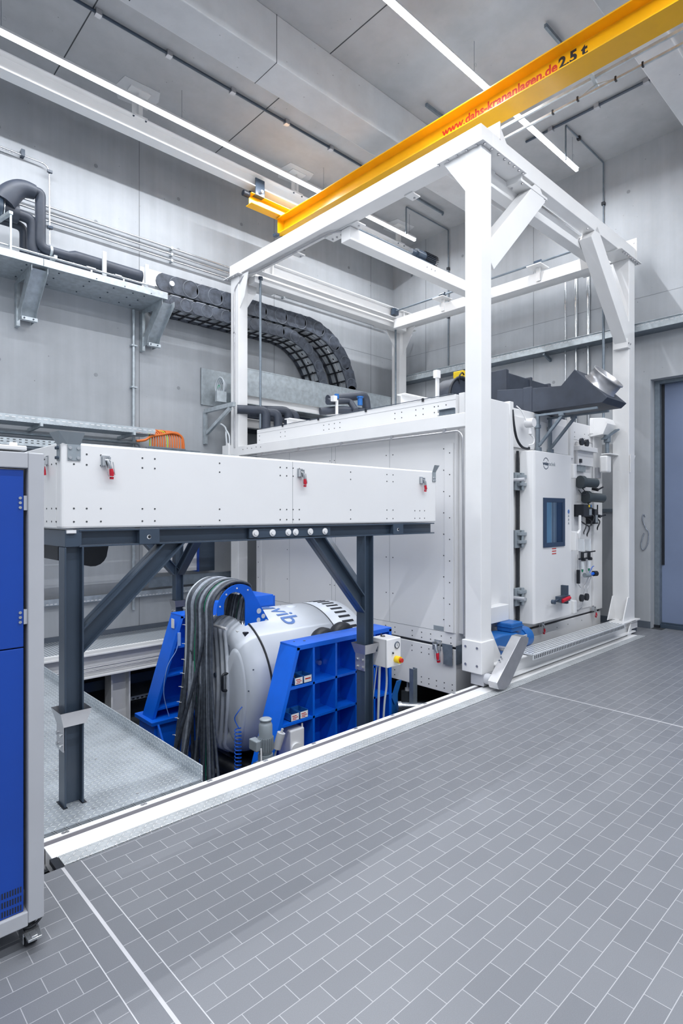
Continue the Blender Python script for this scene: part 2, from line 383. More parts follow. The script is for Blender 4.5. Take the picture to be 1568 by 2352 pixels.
def ties(name, pts, ax, parent):
    m = MB()
    for p in pts:
        n = Vector((0,-1,0)) if ax == 'y' else Vector((-1,0,0))
        m.cyl(Vector(p)+n*0.0, Vector(p)+n*0.002, 0.026, 14); m.cyl(Vector(p)+n*0.002, Vector(p)+n*0.003, 0.013, 10)
    o = struct(name, m, 'tie', parent=parent); return o
M['tie'] = paint('tie_hole_plug', (0.27, 0.285, 0.30), 0.7)
M['seam'] = paint('formwork_seam', (0.25, 0.265, 0.28), 0.8)
sm = MB()
for x in (3.50, 1.15, 5.85, 8.2, -1.2): sm.box(x-0.006, x+0.006, YL-0.0015, YL, -0.04, ZC)
sm.box(XB, XR, YL-0.0012, YL, 4.76, 4.768)
struct('formwork_seams', sm, 'seam', parent=wl)
ties('tie_holes', [(x, YL, z) for x in (0.6, 1.75, 2.9, 4.1, 5.2, 6.5, 7.6) for z in (1.0, 2.25, 3.5, 5.55, 6.3)], 'y', wl)
wr = MB().box(XR, XR+0.4, 3.0, YL+0.2, -0.0, ZC).box(XR, XR+0.4, YN-0.2, -1.2, 0, ZC).box(XR, XR+0.4, -1.2, 3.0, 3.55, ZC).box(XR+0.38, XR+0.45, -1.2, 3.0, 0, 3.55)
wr = struct('wall_right', wr, 'conc')
sm = MB()
for y in (7.05, 4.80, 2.45, 0.1): sm.box(XR-0.0015, XR, y-0.006, y+0.006, 3.62 if y < 3 else 0.1, ZC)
sm.box(XR-0.0012, XR, YN, YL, 4.75, 4.757)
struct('formwork_seams', sm, 'seam', parent=wr)
ties('tie_holes', [(XR, y, z) for y in (1.3, 2.2, 3.3, 4.45, 5.4, 6.2, 7.4) for z in (1.15, 2.3, 3.75, 4.3, 5.4, 6.35) if not (y < 3 and z < 3.7)], 'x', wr)
struct('wall_near', MB().box(XB-0.2, XR+0.4, YN-0.2, YN, -0.1, ZC), 'conc')
struct('wall_behind', MB().box(XB-0.2, XB, YN, YL, -0.1, ZC), 'conc')
struct('baseboard_right', MB().box(XR-0.012, XR, 3.0, YL, 0.0, 0.10).box(XR-0.012, XR, YN, -1.2, 0, 0.10), 'skirt')
sk = MB().box(0.0, 8.42, YL-0.012, YL, 0.0, 0.065); sk.dots([(x, YL-0.012, 0.033) for x in [0.4+0.8*i for i in range(10)]], (0,-1,0), 0.012, 0.004, 10)
struct('baseboard_left', sk, 'skirt')
# door
d = MB().box(9.10, 9.16, -1.15, 2.93, 0.06, 3.50); dr = struct('door_1', d, 'door')
struct('door_frame', MB().box(9.00, 9.23, 2.93, 3.0, 0, 3.55).box(9.00, 9.23, -1.2, -1.15, 0, 3.55).box(9.00, 9.23, -1.15, 2.93, 3.50, 3.55), 'galvdk', 0.004, dr)
struct('door_seal', MB().box(9.085, 9.10, 2.895, 2.93, 0.9, 3.5), 'black', 0, dr)
struct('door_sill', MB().box(9.02, 9.2, -1.15, 2.93, 0, 0.055).box(9.07, 9.1, -1.15, 2.93, 0.055, 0.075), 'steel', 0.003, dr)
sq = MB().box(8.98, 9.02, 2.93, 3.0, 0.0, 0.04); struct('door_stop', sq, 'black', 0, dr)
# pit below floor level
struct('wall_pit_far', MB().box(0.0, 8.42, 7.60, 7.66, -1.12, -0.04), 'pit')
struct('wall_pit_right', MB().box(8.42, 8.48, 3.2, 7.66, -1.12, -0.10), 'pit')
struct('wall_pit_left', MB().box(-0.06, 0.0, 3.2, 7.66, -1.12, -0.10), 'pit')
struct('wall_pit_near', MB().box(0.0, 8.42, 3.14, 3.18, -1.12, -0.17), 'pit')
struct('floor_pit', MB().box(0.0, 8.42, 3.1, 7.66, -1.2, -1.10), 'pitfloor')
# =====================================================================
# RAILS AND WALKWAYS
# =====================================================================
X0R, X1R = 0.88, 8.26
t = T('floor_rail', 'white painted gantry rail in the floor along the tiled walkway', 'rail', (4.5, 3.05, 0))
P('bed_plate', MB().box(X0R, X1R, 2.955, 3.075, -0.08, -0.001), 'white', t, bevel=0.003)
P('edge_angle', MB().box(0.82, X1R, 3.128, 3.165, -0.13, 0.0025), 'white', t, bevel=0.003)
M['railwear'] = paint('worn_rail_groove', (0.13, 0.125, 0.14), 0.5, 0.0)
P('rail_head', MB().box(X0R, X1R, 3.086, 3.128, -0.10, -0.0015), 'railwear', t)
P('rail_flank', MB().box(X0R, X1R, 3.060, 3.086, -0.10, 0.0005), 'panel', t)
sd = MB()
for i in range(18):
    x = 1.0+0.42*i; sd.cyl((x-0.008, 3.147, 0.002), (x-0.008, 3.147, 0.0045), 0.011, 10); sd.cyl((x+0.010, 3.147, 0.002), (x+0.010, 3.147, 0.0045), 0.011, 10)
P('fixing_screws', sd, 'stain', t)
one('floor_strip', MB().box(0.905, X1R, 2.858, 2.952, -0.03, 0.004), 'checkerbig', 'narrow strip of patterned checker plate between the tiles and the white floor rail', 'floor plate', bevel=0.002)
one('expansion_joint', MB().box(X0R-0.012, X0R+0.022, 2.852, 2.955, -0.02, 0.001), 'black', 'short black rubber joint at the near end of the checker strip', 'rubber joint')
t = T('pit_platform', 'galvanised checker plate platform with an upstand edge at the foot of the slate steel frame', 'platform', (0.9, 4.8, 0))
P('deck', MB().box(0.0, 1.82, 3.205, 6.85, -0.03, 0.0), 'checker', t)
P('upstand', MB().box(1.815, 1.823, 3.20, 6.85, -0.03, 0.085), 'checker', t)
P('edge_beam', MB().box(0.0, 1.80, 3.215, 3.25, -0.16, -0.035).box(1.74, 1.80, 3.2, 6.85, -0.16, -0.035), 'steel', t)
P('deck_screws', MB().dots([(x, y, 0) for x in (1.2, 1.45, 1.7) for y in (3.3, 3.95, 4.6)], (0,0,1), 0.008, 0.002, 8), 'stain', t)
t = T('far_rail_beam', 'white steel rail beam on the far side of the pit below the walkway grating', 'rail', (4.2, 7.02, -0.28))
P('beam_web', MB().hbeam((0, 7.02, -0.14), (8.4, 7.02, -0.14), 0.28, 0.24, 0.02, 0.012), 'white', t, bevel=0.003)
P('conduit', MB().tube([(0.3, 6.93, -0.16), (8.0, 6.93, -0.16)], 0.010).tube([(0.3, 6.93, -0.20), (8.0, 6.93, -0.20)], 0.008), 'stain', t)
for x in (0.5, 2.78, 5.1, 7.4):
    P('post', MB().hbeam((x+0.11, 7.15, -1.1), (x+0.11, 7.15, -0.28), 0.24, 0.20, 0.02, 0.012, (1,0,0)), 'white', t)
one('walkway_grating', MB().box(0.0, 8.42, 7.145, YL-0.012, -0.035, 0.0), 'grate', 'perforated metal walkway along the left wall beyond the pit', 'walkway')
one('steel_channel', MB().cbeam((8.3, 7.3, -0.495), (0.2, 7.3, -0.495), 0.12, 0.07, 0.008), 'steel', 'dark steel channel running below the far rail beam in the pit', 'steel channel')
pm = MB().box(0.2, 8.3, 7.35, 7.45, -0.80, -0.79).box(0.2, 8.3, 7.35, 7.353, -0.80, -0.74)
for i in range(70): pm.mat(1).box(1.9+i*0.06, 1.93+i*0.06, 7.347, 7.35, -0.782, -0.764)
one('pit_cable_tray', pm, ['galv', 'black'], 'low perforated cable tray near the bottom of the far pit wall', 'cable tray')
# =====================================================================
# CEILING: LIGHTS, RAILS, CONDUIT
# =====================================================================
def light_row(y, x0, x1, label, wires, lamp_w):
    t = T('light_line', label, 'ceiling light', ((x0+x1)/2, y, 6.515), 'continuous ceiling light lines')
    P('diffuser', MB().ext([(-0.018,0.0),(0.018,0.0),(0.023,0.02),(0.018,0.034),(-0.018,0.034),(-0.023,0.02)], (x0, y, 6.52), (x1, y, 6.52)), 'tube', t)
    P('housing', MB().box(x0, x1, y-0.036, y+0.036, 6.555, 6.562).box(x0, x1, y-0.022, y+0.022, 6.562, 6.59), 'white', t)
    la = bpy.data.lights.new('lamp', 'AREA'); la.shape = 'RECTANGLE'; la.size = x1-x0; la.size_y = 0.034; la.energy = lamp_w; la.color = LIGHT_COL
    lo = bpy.data.objects.new('lamp', la); COL.objects.link(lo); lo.parent = t; lo.location = (0, 0, -0.003)
    for x in wires: 
        P('hanger', MB().tube([(x, y, 6.59), (x, y, ZC)], 0.002, 5).lathe((x+0.03, y, 6.70), (0,1,0), [(-0.001, 0.02), (0.001, 0.02)], 12), 'steel', t)
light_row(*TUBES[0], 'long lit ceiling light line above the crane runway, nearest the left wall', (1.5, 3.5, 5.87, 7.9), LAMP_W[0])
light_row(*TUBES[1], 'long lit ceiling light line passing above the yellow crane girder, seen top centre', (1.5, 3.5, 5.53, 7.95), LAMP_W[1])
light_row(*TUBES[2], 'long ceiling light line over the tiled walkway, second from the door side', (1.5, 5.5), LAMP_W[2])
light_row(*TUBES[3], 'long ceiling light line over the tiled floor at the near wall', (1.5, 5.5), LAMP_W[3])
# dark conduit line on the ceiling with clips
def conduit(name, pts, r, mat, label, clips=(), rr=0.06, clipmat='black', cat='conduit', group=None, n=8):
    t = T(name, label, cat, tuple(pts[0]), group)
    P('pipe', MB().tube(round_path(pts, rr), r, n), mat, t)
    if clips:
        m = MB()
        for c_ in clips: m.box(c_[0]-r*1.5-0.006, c_[0]+r*1.5+0.006, c_[1]-r*1.5-0.006, c_[1]+r*1.5+0.006, c_[2]-r*1.5-0.006, c_[2]+r*1.5+0.006)
        P('clips', m, clipmat, t)
    return t
conduit('ceiling_conduit', [(-3, 6.2, 6.92), (6.25, 6.2, 6.92)], 0.017, 'steel', 'dark conduit along the ceiling between the left light line and the concrete beam', [(x, 6.2, 6.92) for x in (1.4, 2.3, 3.1, 3.95, 4.8, 5.6)], clipmat='stain')
for i, (x0, x1, y, lab) in enumerate([(5.88, 6.26, 4.68, 'short grey ceiling channel left of the text on the yellow crane girder'), (5.86, 6.26, 3.04, 'short grey ceiling channel above the right part of the yellow girder'), (7.46, 8.23, 6.17, 'longer dark ceiling channel seen through the white gantry top')]):
    one('ceiling_channel', MB().bar((x0, y, 6.9), (x1, y, 6.9), 0.03, 0.04).cyl((x1-0.02, y, 6.88), (x1-0.02, y, 6.855), 0.016, 8), 'galvdk', lab, 'ceiling channel')
conduit('ceiling_conduit', [(7.53, 4.2, 6.92), (7.57, -3.0, 6.92)], 0.017, 'steel', 'dark conduit across the ceiling beyond the right end of the crane girder', [(7.54, y, 6.92) for y in (3.83, 3.2, 2.6)], clipmat='stain')
conduit('wall_conduit', [(7.6, 3.65, 6.45), (7.6, 3.65, 6.92), (8.82, 3.65, 6.92), (8.82, 3.65, 3.2)], 0.011, 'galvdk', 'thin conduit dropping from the ceiling down the right wall behind the far gantry column', [(8.0, 3.65, 6.92), (8.82, 3.65, 6.3), (8.82, 3.65, 5.6)], 0.02)
conduit('wall_conduit', [(7.62, 6.5, 6.45), (7.62, 6.5, 6.92), (8.82, 6.5, 6.92), (8.82, 6.5, 4.3)], 0.011, 'galvdk', 'thin conduit dropping down the right wall left of the near gantry column', [(8.82, 6.5, 6.2), (8.82, 6.5, 5.3)], 0.02)
# ceiling anchor plates of the crane runway
# =====================================================================
# CRANE
# =====================================================================
t = T('crane_runway', 'pale grey crane runway beam hung below the ceiling along the left wall', 'crane rail', (2.6, 7.1, 6.42))
P('beam', MB().hbeam((XB, 7.1, 6.52), (8.6, 7.1, 6.52), 0.20, 0.17, 0.014, 0.010), 'white', t, bevel=0.002)
for x in (0.9, 3.12, 5.66, 8.1):
    hm = MB().box(x-0.10, x+0.10, 7.02, 7.18, 6.625, 6.64).box(x-0.07, x+0.07, 7.095, 7.105, 6.64, 6.93).box(x-0.005, x+0.005, 7.04, 7.16, 6.64, 6.93).box(x-0.13, x+0.13, 6.98, 7.22, 6.93, 6.949)
    hg = P('hanger', hm, 'white', t)
    P('bolts', MB().dots([(x+a, 7.03, 6.625) for a in (-0.08, 0.08)], (0,0,-1), 0.012, 0.02, 6).dots([(x+a, 7.03, 6.60) for a in (-0.08, 0.08)], (0,-1,0), 0.012, 0.01, 6), 'steel', hg)
    P('mortar_pad', MB().prism([(x-0.24, 6.90), (x+0.2, 6.88), (x+0.26, 7.05), (x+0.22, 7.30), (x-0.15, 7.34), (x-0.27, 7.15)], 'z', 6.943, 6.9495), 'concb', t)
t = T('crane_girder', 'yellow crane girder with red web address and black load marking on its web', 'crane beam', (5.45, 2.0, 5.9))
g = P('girder', MB().hbeam((5.452, YN+0.3, 6.025), (5.452, 7.13, 6.025), 0.25, 0.268, 0.014, 0.01), 'yellow', t, bevel=0.002)
P('bounce_cover', MB().box(5.325, 5.58, YN+0.32, 6.95, 6.150, 6.1515), 'bounce_grey', g, 'added grey sheet on the upper flange that blocks yellow bounce')  # unseen sheet added so the yellow flange does not tint the ceiling
P('end_plate', MB().box(5.33, 5.45, 7.10, 7.115, 5.914, 6.136), 'yellow', t)
P('end_stop', MB().box(5.27, 5.33, 7.06, 7.15, 5.865, 5.90).box(5.40, 5.55, 7.10, 7.17, 5.86, 5.898), 'steel', t)
et = P('end_truck', MB().hbeam((4.80, 7.1, 6.24), (6.1, 7.1, 6.24), 0.16, 0.15, 0.012, 0.01), 'yellow', t, bevel=0.002)
P('wheel_housing', MB().box(4.86, 5.02, 7.01, 7.03, 6.30, 6.55).box(4.86, 5.02, 7.17, 7.19, 6.3, 6.55).box(4.86, 5.02, 7.03, 7.17, 6.3, 6.34), 'steel', et, bevel=0.004)
P('axle_bolt', MB().cyl((4.95, 7.03, 6.36), (4.95, 6.97, 6.36), 0.022, 10), 'stain', et)
P('buffer', MB().cyl((4.80, 7.1, 6.30), (4.70, 7.1, 6.30), 0.042, 14), 'black', et)
P('flange_bolts', MB().dots([(x, y, 6.15) for x in (5.36, 5.54) for y in (6.98, 7.05)], (0,0,-1), 0.012, 0.01, 6), 'stain', t)
wy = 5.447
def fit(body, size, length, bold):
    m = textmb(body, size, lambda u, v, ww: (u, v, ww), 0.0012, 1.0, bold); us = [v[0] for v in m.v]; return m, min(us), length/(max(us)-min(us))
tx, u0, k = fit('www.dahs-krananlagen.de', 0.135, 1.40, 0.0035); tx.v = [(wy-v[2]-0.0005, 4.10-(v[0]-u0)*k, 6.012+v[1]) for v in tx.v]
P('lettering', tx, 'redtext', t)
tx, u0, k = fit('2.5 t', 0.150, 0.29, 0.006); tx.v = [(wy-v[2]-0.0005, 2.69-(v[0]-u0)*k, 6.008+v[1]) for v in tx.v]
P('load_marking', tx, 'black', t)
t = T('power_rail', 'pair of thin festoon rails alongside the yellow girder on its door side', 'conductor rail', (5.85, 1.0, 5.91))
P('upper_rail', MB().bar((5.82, YN+0.3, 6.02), (5.82, 3.55, 6.02), 0.022, 0.03), 'galv', t)
P('lower_rail', MB().bar((5.85, YN+0.3, 5.91), (5.85, 3.55, 5.91), 0.022, 0.022), 'galv', t)
P('carrier_arm', MB().bar((5.58, 2.50, 6.08), (5.92, 2.50, 5.96), 0.03, 0.03).tube([(5.86, 2.5, 5.97), (5.86, 2.3, 5.92)], 0.006).tube([(5.86, 2.5, 5.97), (5.86, 2.68, 5.92)], 0.006), 'galv', t)
for y in (2.95, 2.68, 2.3, 2.05): P('rail_clip', MB().box(5.835, 5.865, y-0.008, y+0.008, 5.89, 5.935), 'black', t)
# =====================================================================
# GANTRY
# =====================================================================
Z0, Z1 = 5.15, 5.335
ga = T('gantry', 'tall white steel gantry on floor rails straddling the test chamber', 'gantry', (6.6, 5.2, 0))
def col(x0, x1, y0, y1, z0): return P('column', MB().box(x0, x1, y0, y1, z0, 5.135), 'white', ga, bevel=0.006)
c0 = col(4.695, 4.87, 3.08, 3.262, 0.13); c1 = col(8.277, 8.48, 3.08, 3.30, 0.12)
c2 = col(4.70, 4.86, 7.22, 7.425, 0.10); c3 = col(8.28, 8.47, 7.22, 7.42, 0.10)
P('top_beam', MB().box(4.695, 4.895, 3.08, 7.455, Z0, Z1), 'white', ga, bevel=0.006)
P('top_beam', MB().box(8.28, 8.48, 3.28, 7.44, Z0, Z1), 'white', ga, bevel=0.006)
P('top_beam', MB().box(4.895, 8.50, 3.08, 3.24, Z0, Z1), 'white', ga, bevel=0.006)
P('top_beam', MB().box(4.895, 8.28, 7.27, 7.43, Z0-0.02, Z1-0.03), 'white', ga, bevel=0.006)
P('inner_beam', MB().box(4.90, 7.98, 3.245, 3.38, 4.97, 5.13), 'white', ga, bevel=0.005)
P('inner_beam', MB().box(4.87, 8.275, 7.05, 7.215, 5.037, 5.134), 'white', ga, bevel=0.005)
P('inner_beam', MB().box(7.80, 7.95, 3.38, 6.95, 4.97, 5.13), 'white', ga, bevel=0.005)
P('inner_beam', MB().hbeam((4.9, 3.50, 5.243), (8.28, 3.50, 5.243), 0.185, 0.10, 0.014, 0.01), 'white', ga, bevel=0.002)
ib = P('inner_beam', MB().hbeam((4.9, 6.975, 5.243), (8.28, 6.975, 5.243), 0.185, 0.13, 0.014, 0.01), 'white', ga, bevel=0.002)
sf = MB()
for x in (4.95, 5.10, 8.05, 8.2): sf.box(x, x+0.012, 6.915, 6.97, 5.165, 5.32)
P('stiffeners', sf, 'white', ib)
mb_ = P('middle_beam', MB().box(4.87, 7.80, 5.04, 5.20, 4.97, 5.13), 'white', ga, bevel=0.006)
P('bolts', MB().dots([(6.45, 5.04, 5.06), (6.53, 5.04, 5.06), (6.35, 5.04, 5.06)], (0,-1,0), 0.009, 0.008, 6), 'stain', mb_)
def plate(x0, x1, y0, y1, bolts, z=5.135, nrm=(0,0,-1)):
    p = P('splice_plate', MB().box(x0, x1, y0, y1, z, z+0.014), 'white', ga, bevel=0.002)
    P('bolts', MB().dots([(a, b, z) for a, b in bolts], nrm, 0.013, 0.014, 6), 'stain', p); return p
plate(4.65, 5.45, 3.03, 3.30, [(4.71, 3.055), (4.83, 3.055), (4.95, 3.055), (5.06, 3.055), (5.15, 3.055), (5.24, 3.055), (5.33, 3.055), (5.41, 3.055)])
plate(4.65, 4.94, 3.30, 3.57, [(4.675, 3.12+0.11*i) for i in range(5)])
plate(4.64, 5.52, 7.14, 7.54, [(4.665, 7.2+0.085*i) for i in range(4)]+[(5.12+0.09*i, 7.2+0.07*j) for i in range(4) for j in range(3)]+[(4.98, 7.2), (4.98, 7.3)])
plate(7.9, 8.60, 3.03, 3.30, [(8.02+0.075*i, 3.055) for i in range(8)])
plate(7.85, 8.62, 7.10, 7.50, [(7.92+0.08*i, 7.14) for i in range(6)]+[(7.96+0.08*i, 7.2) for i in range(4)])
plate(7.82, 8.0, 3.20, 3.40, [(7.86, 3.24), (7.86, 3.30), (7.86, 3.36), (7.93, 3.24)], 4.956)
plate(8.22, 8.50, 3.55, 3.80, [])
plate(4.86, 5.02, 4.92, 5.50, [(4.95, 4.97), (4.95, 5.28), (4.95, 5.36), (4.95, 5.44)])
plate(4.86, 5.0, 6.05, 6.16, [(4.96, 6.1)]); plate(4.86, 5.0, 4.06, 4.17, [(4.96, 4.11)])
def gusset(parent, poly, ax, a, b): return P('gusset', MB().prism(poly, ax, a, b), 'white', parent, bevel=0.002)
gusset(c0, [(3.26, 5.135), (3.52, 5.135), (3.26, 4.76)], 'x', 4.70, 4.714)
gusset(c0, [(4.87, 5.135), (5.20, 5.135), (4.87, 4.70)], 'y', 3.235, 3.249)
gusset(c1, [(3.30, 5.135), (3.62, 5.135), (3.30, 4.60)], 'x', 8.30, 8.314)
gusset(c2, [(7.22, 5.135), (7.0, 5.135), (7.1, 4.80), (7.22, 4.66)], 'x', 4.72, 4.734)
gusset(c2, [(4.86, 5.135), (5.06, 5.135), (5.06, 4.98), (4.86, 4.66)], 'y', 7.28, 7.294)
gusset(c3, [(7.22, 5.135), (6.92, 5.135), (7.22, 4.62)], 'x', 8.36, 8.374)
gusset(c3, [(8.28, 5.135), (7.95, 5.135), (8.28, 4.70)], 'y', 7.30, 7.314); gusset(c3, [(8.47, 5.135), (8.75, 5.135), (8.47, 4.70)], 'y', 7.30, 7.314)
br = P('diagonal_brace', MB().bar((4.84, 3.16, 4.10), (5.86, 3.16, 5.13), 0.15, 0.24, (-1,0,1)), 'white', ga, bevel=0.005)
P('brace_plate', MB().box(5.42, 5.98, 3.08, 3.26, 5.075, 5.10).box(5.42, 5.45, 3.08, 3.26, 5.1, 5.15), 'white', br)
P('bolts', MB().dots([(5.48, 3.10, 5.075), (5.48, 3.22, 5.075), (5.95, 3.1, 5.075)], (0,0,-1), 0.013, 0.012, 6), 'stain', br)
br = P('diagonal_brace', MB().bar((8.36, 3.16, 4.0), (7.18, 3.16, 5.14), 0.16, 0.26, (1,0,1)), 'white', ga, bevel=0.005)
P('brace_plate', MB().box(8.2, 8.31, 3.07, 3.26, 3.90, 4.02), 'white', br, bevel=0.002)
P('bolts', MB().dots([(8.23, 3.07, 3.96), (8.29, 3.07, 3.96)], (0,-1,0), 0.012, 0.01, 6).dots([(7.03, 3.1, 5.13), (7.25, 3.1, 5.13)], (0,0,-1), 0.012, 0.012, 6), 'stain', br)
v = MB().box(5.02, 5.034, 3.08, 3.30, Z1-0.02, 5.50).prism([(5.034, Z1), (5.034, 5.46), (5.16, Z1)], 'y', 3.085, 3.10)
vp = P('end_plate', v, 'white', ga, bevel=0.002); P('bolts', MB().dots([(5.02, 3.26, 5.45), (5.02, 3.26, 5.38), (5.02, 3.12, 5.38)], (-1,0,0), 0.010, 0.01, 6), 'stain', vp)
vp = P('end_plate', MB().box(8.50, 8.514, 3.06, 3.28, 5.15, 5.48), 'white', ga, bevel=0.002); P('bolts', MB().dots([(8.50, 3.10, 5.42), (8.5, 3.10, 5.25)], (-1,0,0), 0.011, 0.01, 6), 'stain', vp)
sg = P('warning_sign', MB().prism([(5.0, 5.36), (5.16, 5.36), (5.08, 5.49)], 'y', 3.40, 3.41), 'logoblue', ga)
P('warning_symbol', MB().prism([(5.05, 5.40), (5.11, 5.40), (5.10, 5.43), (5.08, 5.42), (5.06, 5.435)], 'y', 3.397, 3.40), 'label', sg)
# lower lift frame beams
lf = P('lift_beam', MB().box(4.70, 4.81, 3.262, 7.22, 2.49, 2.625), 'white', ga, bevel=0.005)
P('channel_stub', MB().cbeam((4.76, 3.62, 2.665), (4.76, 3.42, 2.665), 0.06, 0.03, 0.004), 'galvdk', lf)
P('rivets', MB().dots([(4.70, 7.1-0.11*i, 2.57+0.01*(i % 2)) for i in range(5)], (-1,0,0), 0.007, 0.003), 'joint', lf)
P('lift_beam', MB().box(8.36, 8.46, 3.30, 7.22, 2.49, 2.625), 'white', ga, bevel=0.005)
P('terminal_box', MB().box(4.66, 4.80, 7.43, 7.60, 2.46, 2.66), 'panel', ga, bevel=0.004)
P('vent_hole_box', MB().box(4.66, 4.70, 7.44, 7.5, 2.66, 2.69), 'white', ga)
cp = round_path([(4.688, 7.15, 2.45), (4.688, 3.33, 2.45), (4.688, 3.285, 2.40), (4.72, 3.285, 0.45)], 0.05)
cm = MB().tube(cp, 0.011); 
for y in (6.6, 5.8, 5.0, 4.2, 3.5): cm.box(4.675, 4.70, y-0.015, y+0.015, 2.44, 2.49)
P('conduit', cm, 'stain', ga)
P('conduit', MB().tube(round_path([(4.69, 7.315, 2.62), (4.69, 7.315, 4.95), (4.73, 7.1, 5.12), (4.80, 6.9, 5.125), (4.80, 5.35, 5.125), (4.90, 5.15, 5.12)], 0.06), 0.011).box(4.68, 4.70, 7.30, 7.33, 3.2, 3.22).box(4.68, 4.70, 7.30, 7.33, 4.3, 4.32), 'stain', ga)
P('cable_loop', MB().tube(smooth_path([(4.68, 7.5, 2.66), (4.66, 7.49, 2.80), (4.67, 7.52, 2.92), (4.62, 7.56, 2.98), (4.64, 7.62, 2.97)]), 0.014).tube(smooth_path([(4.70, 7.46, 2.66), (4.68, 7.44, 2.8), (4.66, 7.5, 2.9)]), 0.012), 'clear', ga)
# column feet
ft = P('foot_cover', MB().box(4.676, 4.89, 3.062, 3.285, 0.125, 0.43), 'white', ga, bevel=0.006)
P('bolts', MB().dots([(4.676, y, z) for y in (3.11, 3.24) for z in (0.20, 0.37)], (-1,0,0), 0.012, 0.008, 8), 'stain', ft)
P('wheel_block', MB().box(4.70, 4.86, 3.055, 3.20, 0.012, 0.125), 'greyframe', ga, bevel=0.004)
P('wheel', MB().cyl((4.80, 3.045, 0.062), (4.80, 3.0, 0.062), 0.055, 18), 'steel', ga)
gusset(ft, [(4.89, 0.52), (5.12, 0.17), (4.89, 0.17)], 'y', 3.10, 3.13)
P('sill_beam', MB().hbeam((4.89, 3.12, 0.105), (8.36, 3.12, 0.105), 0.17, 0.20, 0.018, 0.09), 'white', ga, bevel=0.004)
fm_ = MB().box(8.20, 8.52, 3.02, 3.34, 0.165, 0.185).prism([(8.05, 0.185), (8.277, 0.185), (8.277, 0.50), (8.22, 0.50)], 'y', 3.07, 3.085).prism([(8.05, 0.185), (8.277, 0.185), (8.277, 0.50), (8.22, 0.50)], 'y', 3.27, 3.285).box(8.22, 8.5, 3.05, 3.32, 0.06, 0.165).prism([(8.22, 0.16), (8.22, 0.0), (8.10, 0.0)], 'y', 3.03, 3.045)
ft = P('foot_cover', fm_, 'white', ga, bevel=0.003)
P('bolts', MB().dots([(8.13, 3.14, 0.185), (8.13, 3.22, 0.185), (8.2, 3.12, 0.185)], (0,0,1), 0.012, 0.01, 6), 'stain', ft)
P('wheel_block', MB().box(8.38, 8.50, 3.06, 3.22, 0.01, 0.06), 'steel', ga)
for cx, cy in ((4.78, 7.32), (8.37, 7.32)): P('wheel_block', MB().box(cx-0.09, cx+0.09, cy-0.08, cy+0.08, 0.0, 0.10), 'greyframe', ga)
# drive
t = T('drive_motor', 'blue gear motor on the white gantry foot behind the silver chain guard', 'motor', (5.30, 3.25, 0.19))
P('gearbox', MB().prism([(4.95, 0.40), (5.20, 0.415), (5.47, 0.40), (5.47, 0.20), (5.02, 0.195)], 'y', 3.14, 3.36), 'motorblue', t, bevel=0.012)
P('output_shaft', MB().cyl((5.10, 3.14, 0.30), (5.10, 2.97, 0.30), 0.025, 14), 'stain', t)
mo = P('motor_body', MB().cyl((5.47, 3.25, 0.30), (5.74, 3.25, 0.30), 0.098, 22), 'motorblue', t)
for i in range(9): P('cooling_fin', MB().box(5.55, 5.66, 3.142, 3.155, 0.245+i*0.013, 0.250+i*0.013), 'label', mo)
P('fan_cover', MB().cyl((5.66, 3.25, 0.30), (5.80, 3.25, 0.30), 0.112, 22), 'motorblue', mo, bevel=0.004)
P('terminal_box', MB().box(5.38, 5.60, 3.16, 3.34, 0.405, 0.50), 'motorblue', t, bevel=0.012); P('terminal_box_lid', MB().box(5.372, 5.608, 3.152, 3.348, 0.455, 0.465), 'motorblue', t)
t = T('chain_guard', 'brushed silver chain guard leaning from the gantry wheel up to the blue motor', 'machine guard', (4.8, 2.94, 0.0))
P('cover', MB().prism([(4.63, 0.10), (4.66, 0.035), (4.76, 0.015), (4.86, 0.05), (5.19, 0.385), (5.20, 0.43), (5.13, 0.462), (5.05, 0.46)], 'y', 2.87, 2.97), 'stain', t, bevel=0.004)
P('screws', MB().dots([(4.80, 2.95, 0.262), (4.83, 2.95, 0.288)], (-0.65,0,0.76), 0.008, 0.004, 8), 'steel', t)
P('hub', MB().cyl((4.72, 3.04, 0.09), (4.72, 2.97, 0.09), 0.05, 16), 'greyframe', t)
# spindles
for x, y, z0, lab in ((4.97, 7.05, 2.9, 'dark threaded lifting spindle beside the left gantry column'), (8.05, 7.12, 2.9, 'dark threaded lifting spindle beside the rearmost gantry column'), (8.05, 3.33, 2.80, 'dark threaded lifting spindle beside the right-hand gantry column by the door'), (5.0, 3.36, 2.87, 'dark threaded lifting spindle hidden behind the nearest gantry column')):
    sp = T('lifting_spindle', lab, 'spindle', (x, y, z0), 'lifting spindles of the gantry')
    P('screw', MB().cyl((x, y, z0), (x, y, 5.13), 0.018, 12), 'galvdk', sp); P('nut', MB().cyl((x, y, 5.09), (x, y, 5.135), 0.035, 12), 'steel', sp)
t = T('drive_shaft', 'long thin line shaft on brackets above the rear white gantry beam', 'shaft', (7.78, 5.2, 5.13))
P('shaft', MB().cyl((7.78, 3.45, 5.26), (7.78, 6.90, 5.26), 0.015, 12), 'galvdk', t)
for y in (5.85, 4.15):
    bk = P('bracket', MB().box(7.66, 7.92, y-0.10, y+0.12, 5.195, 5.21).box(7.78, 7.80, y-0.03, y+0.03, 5.0, 5.195), 'white', t, bevel=0.002)
    P('bearing', MB().cyl((7.78, y-0.05, 5.262), (7.78, y+0.05, 5.262), 0.036, 14), 'steel', bk)
P('gear_unit', MB().box(7.72, 7.84, 6.86, 6.94, 5.19, 5.30), 'steel', t)
t = T('lift_motor', 'dark ribbed electric motor lying on the middle white gantry beam', 'motor', (6.3, 5.12, 5.13))
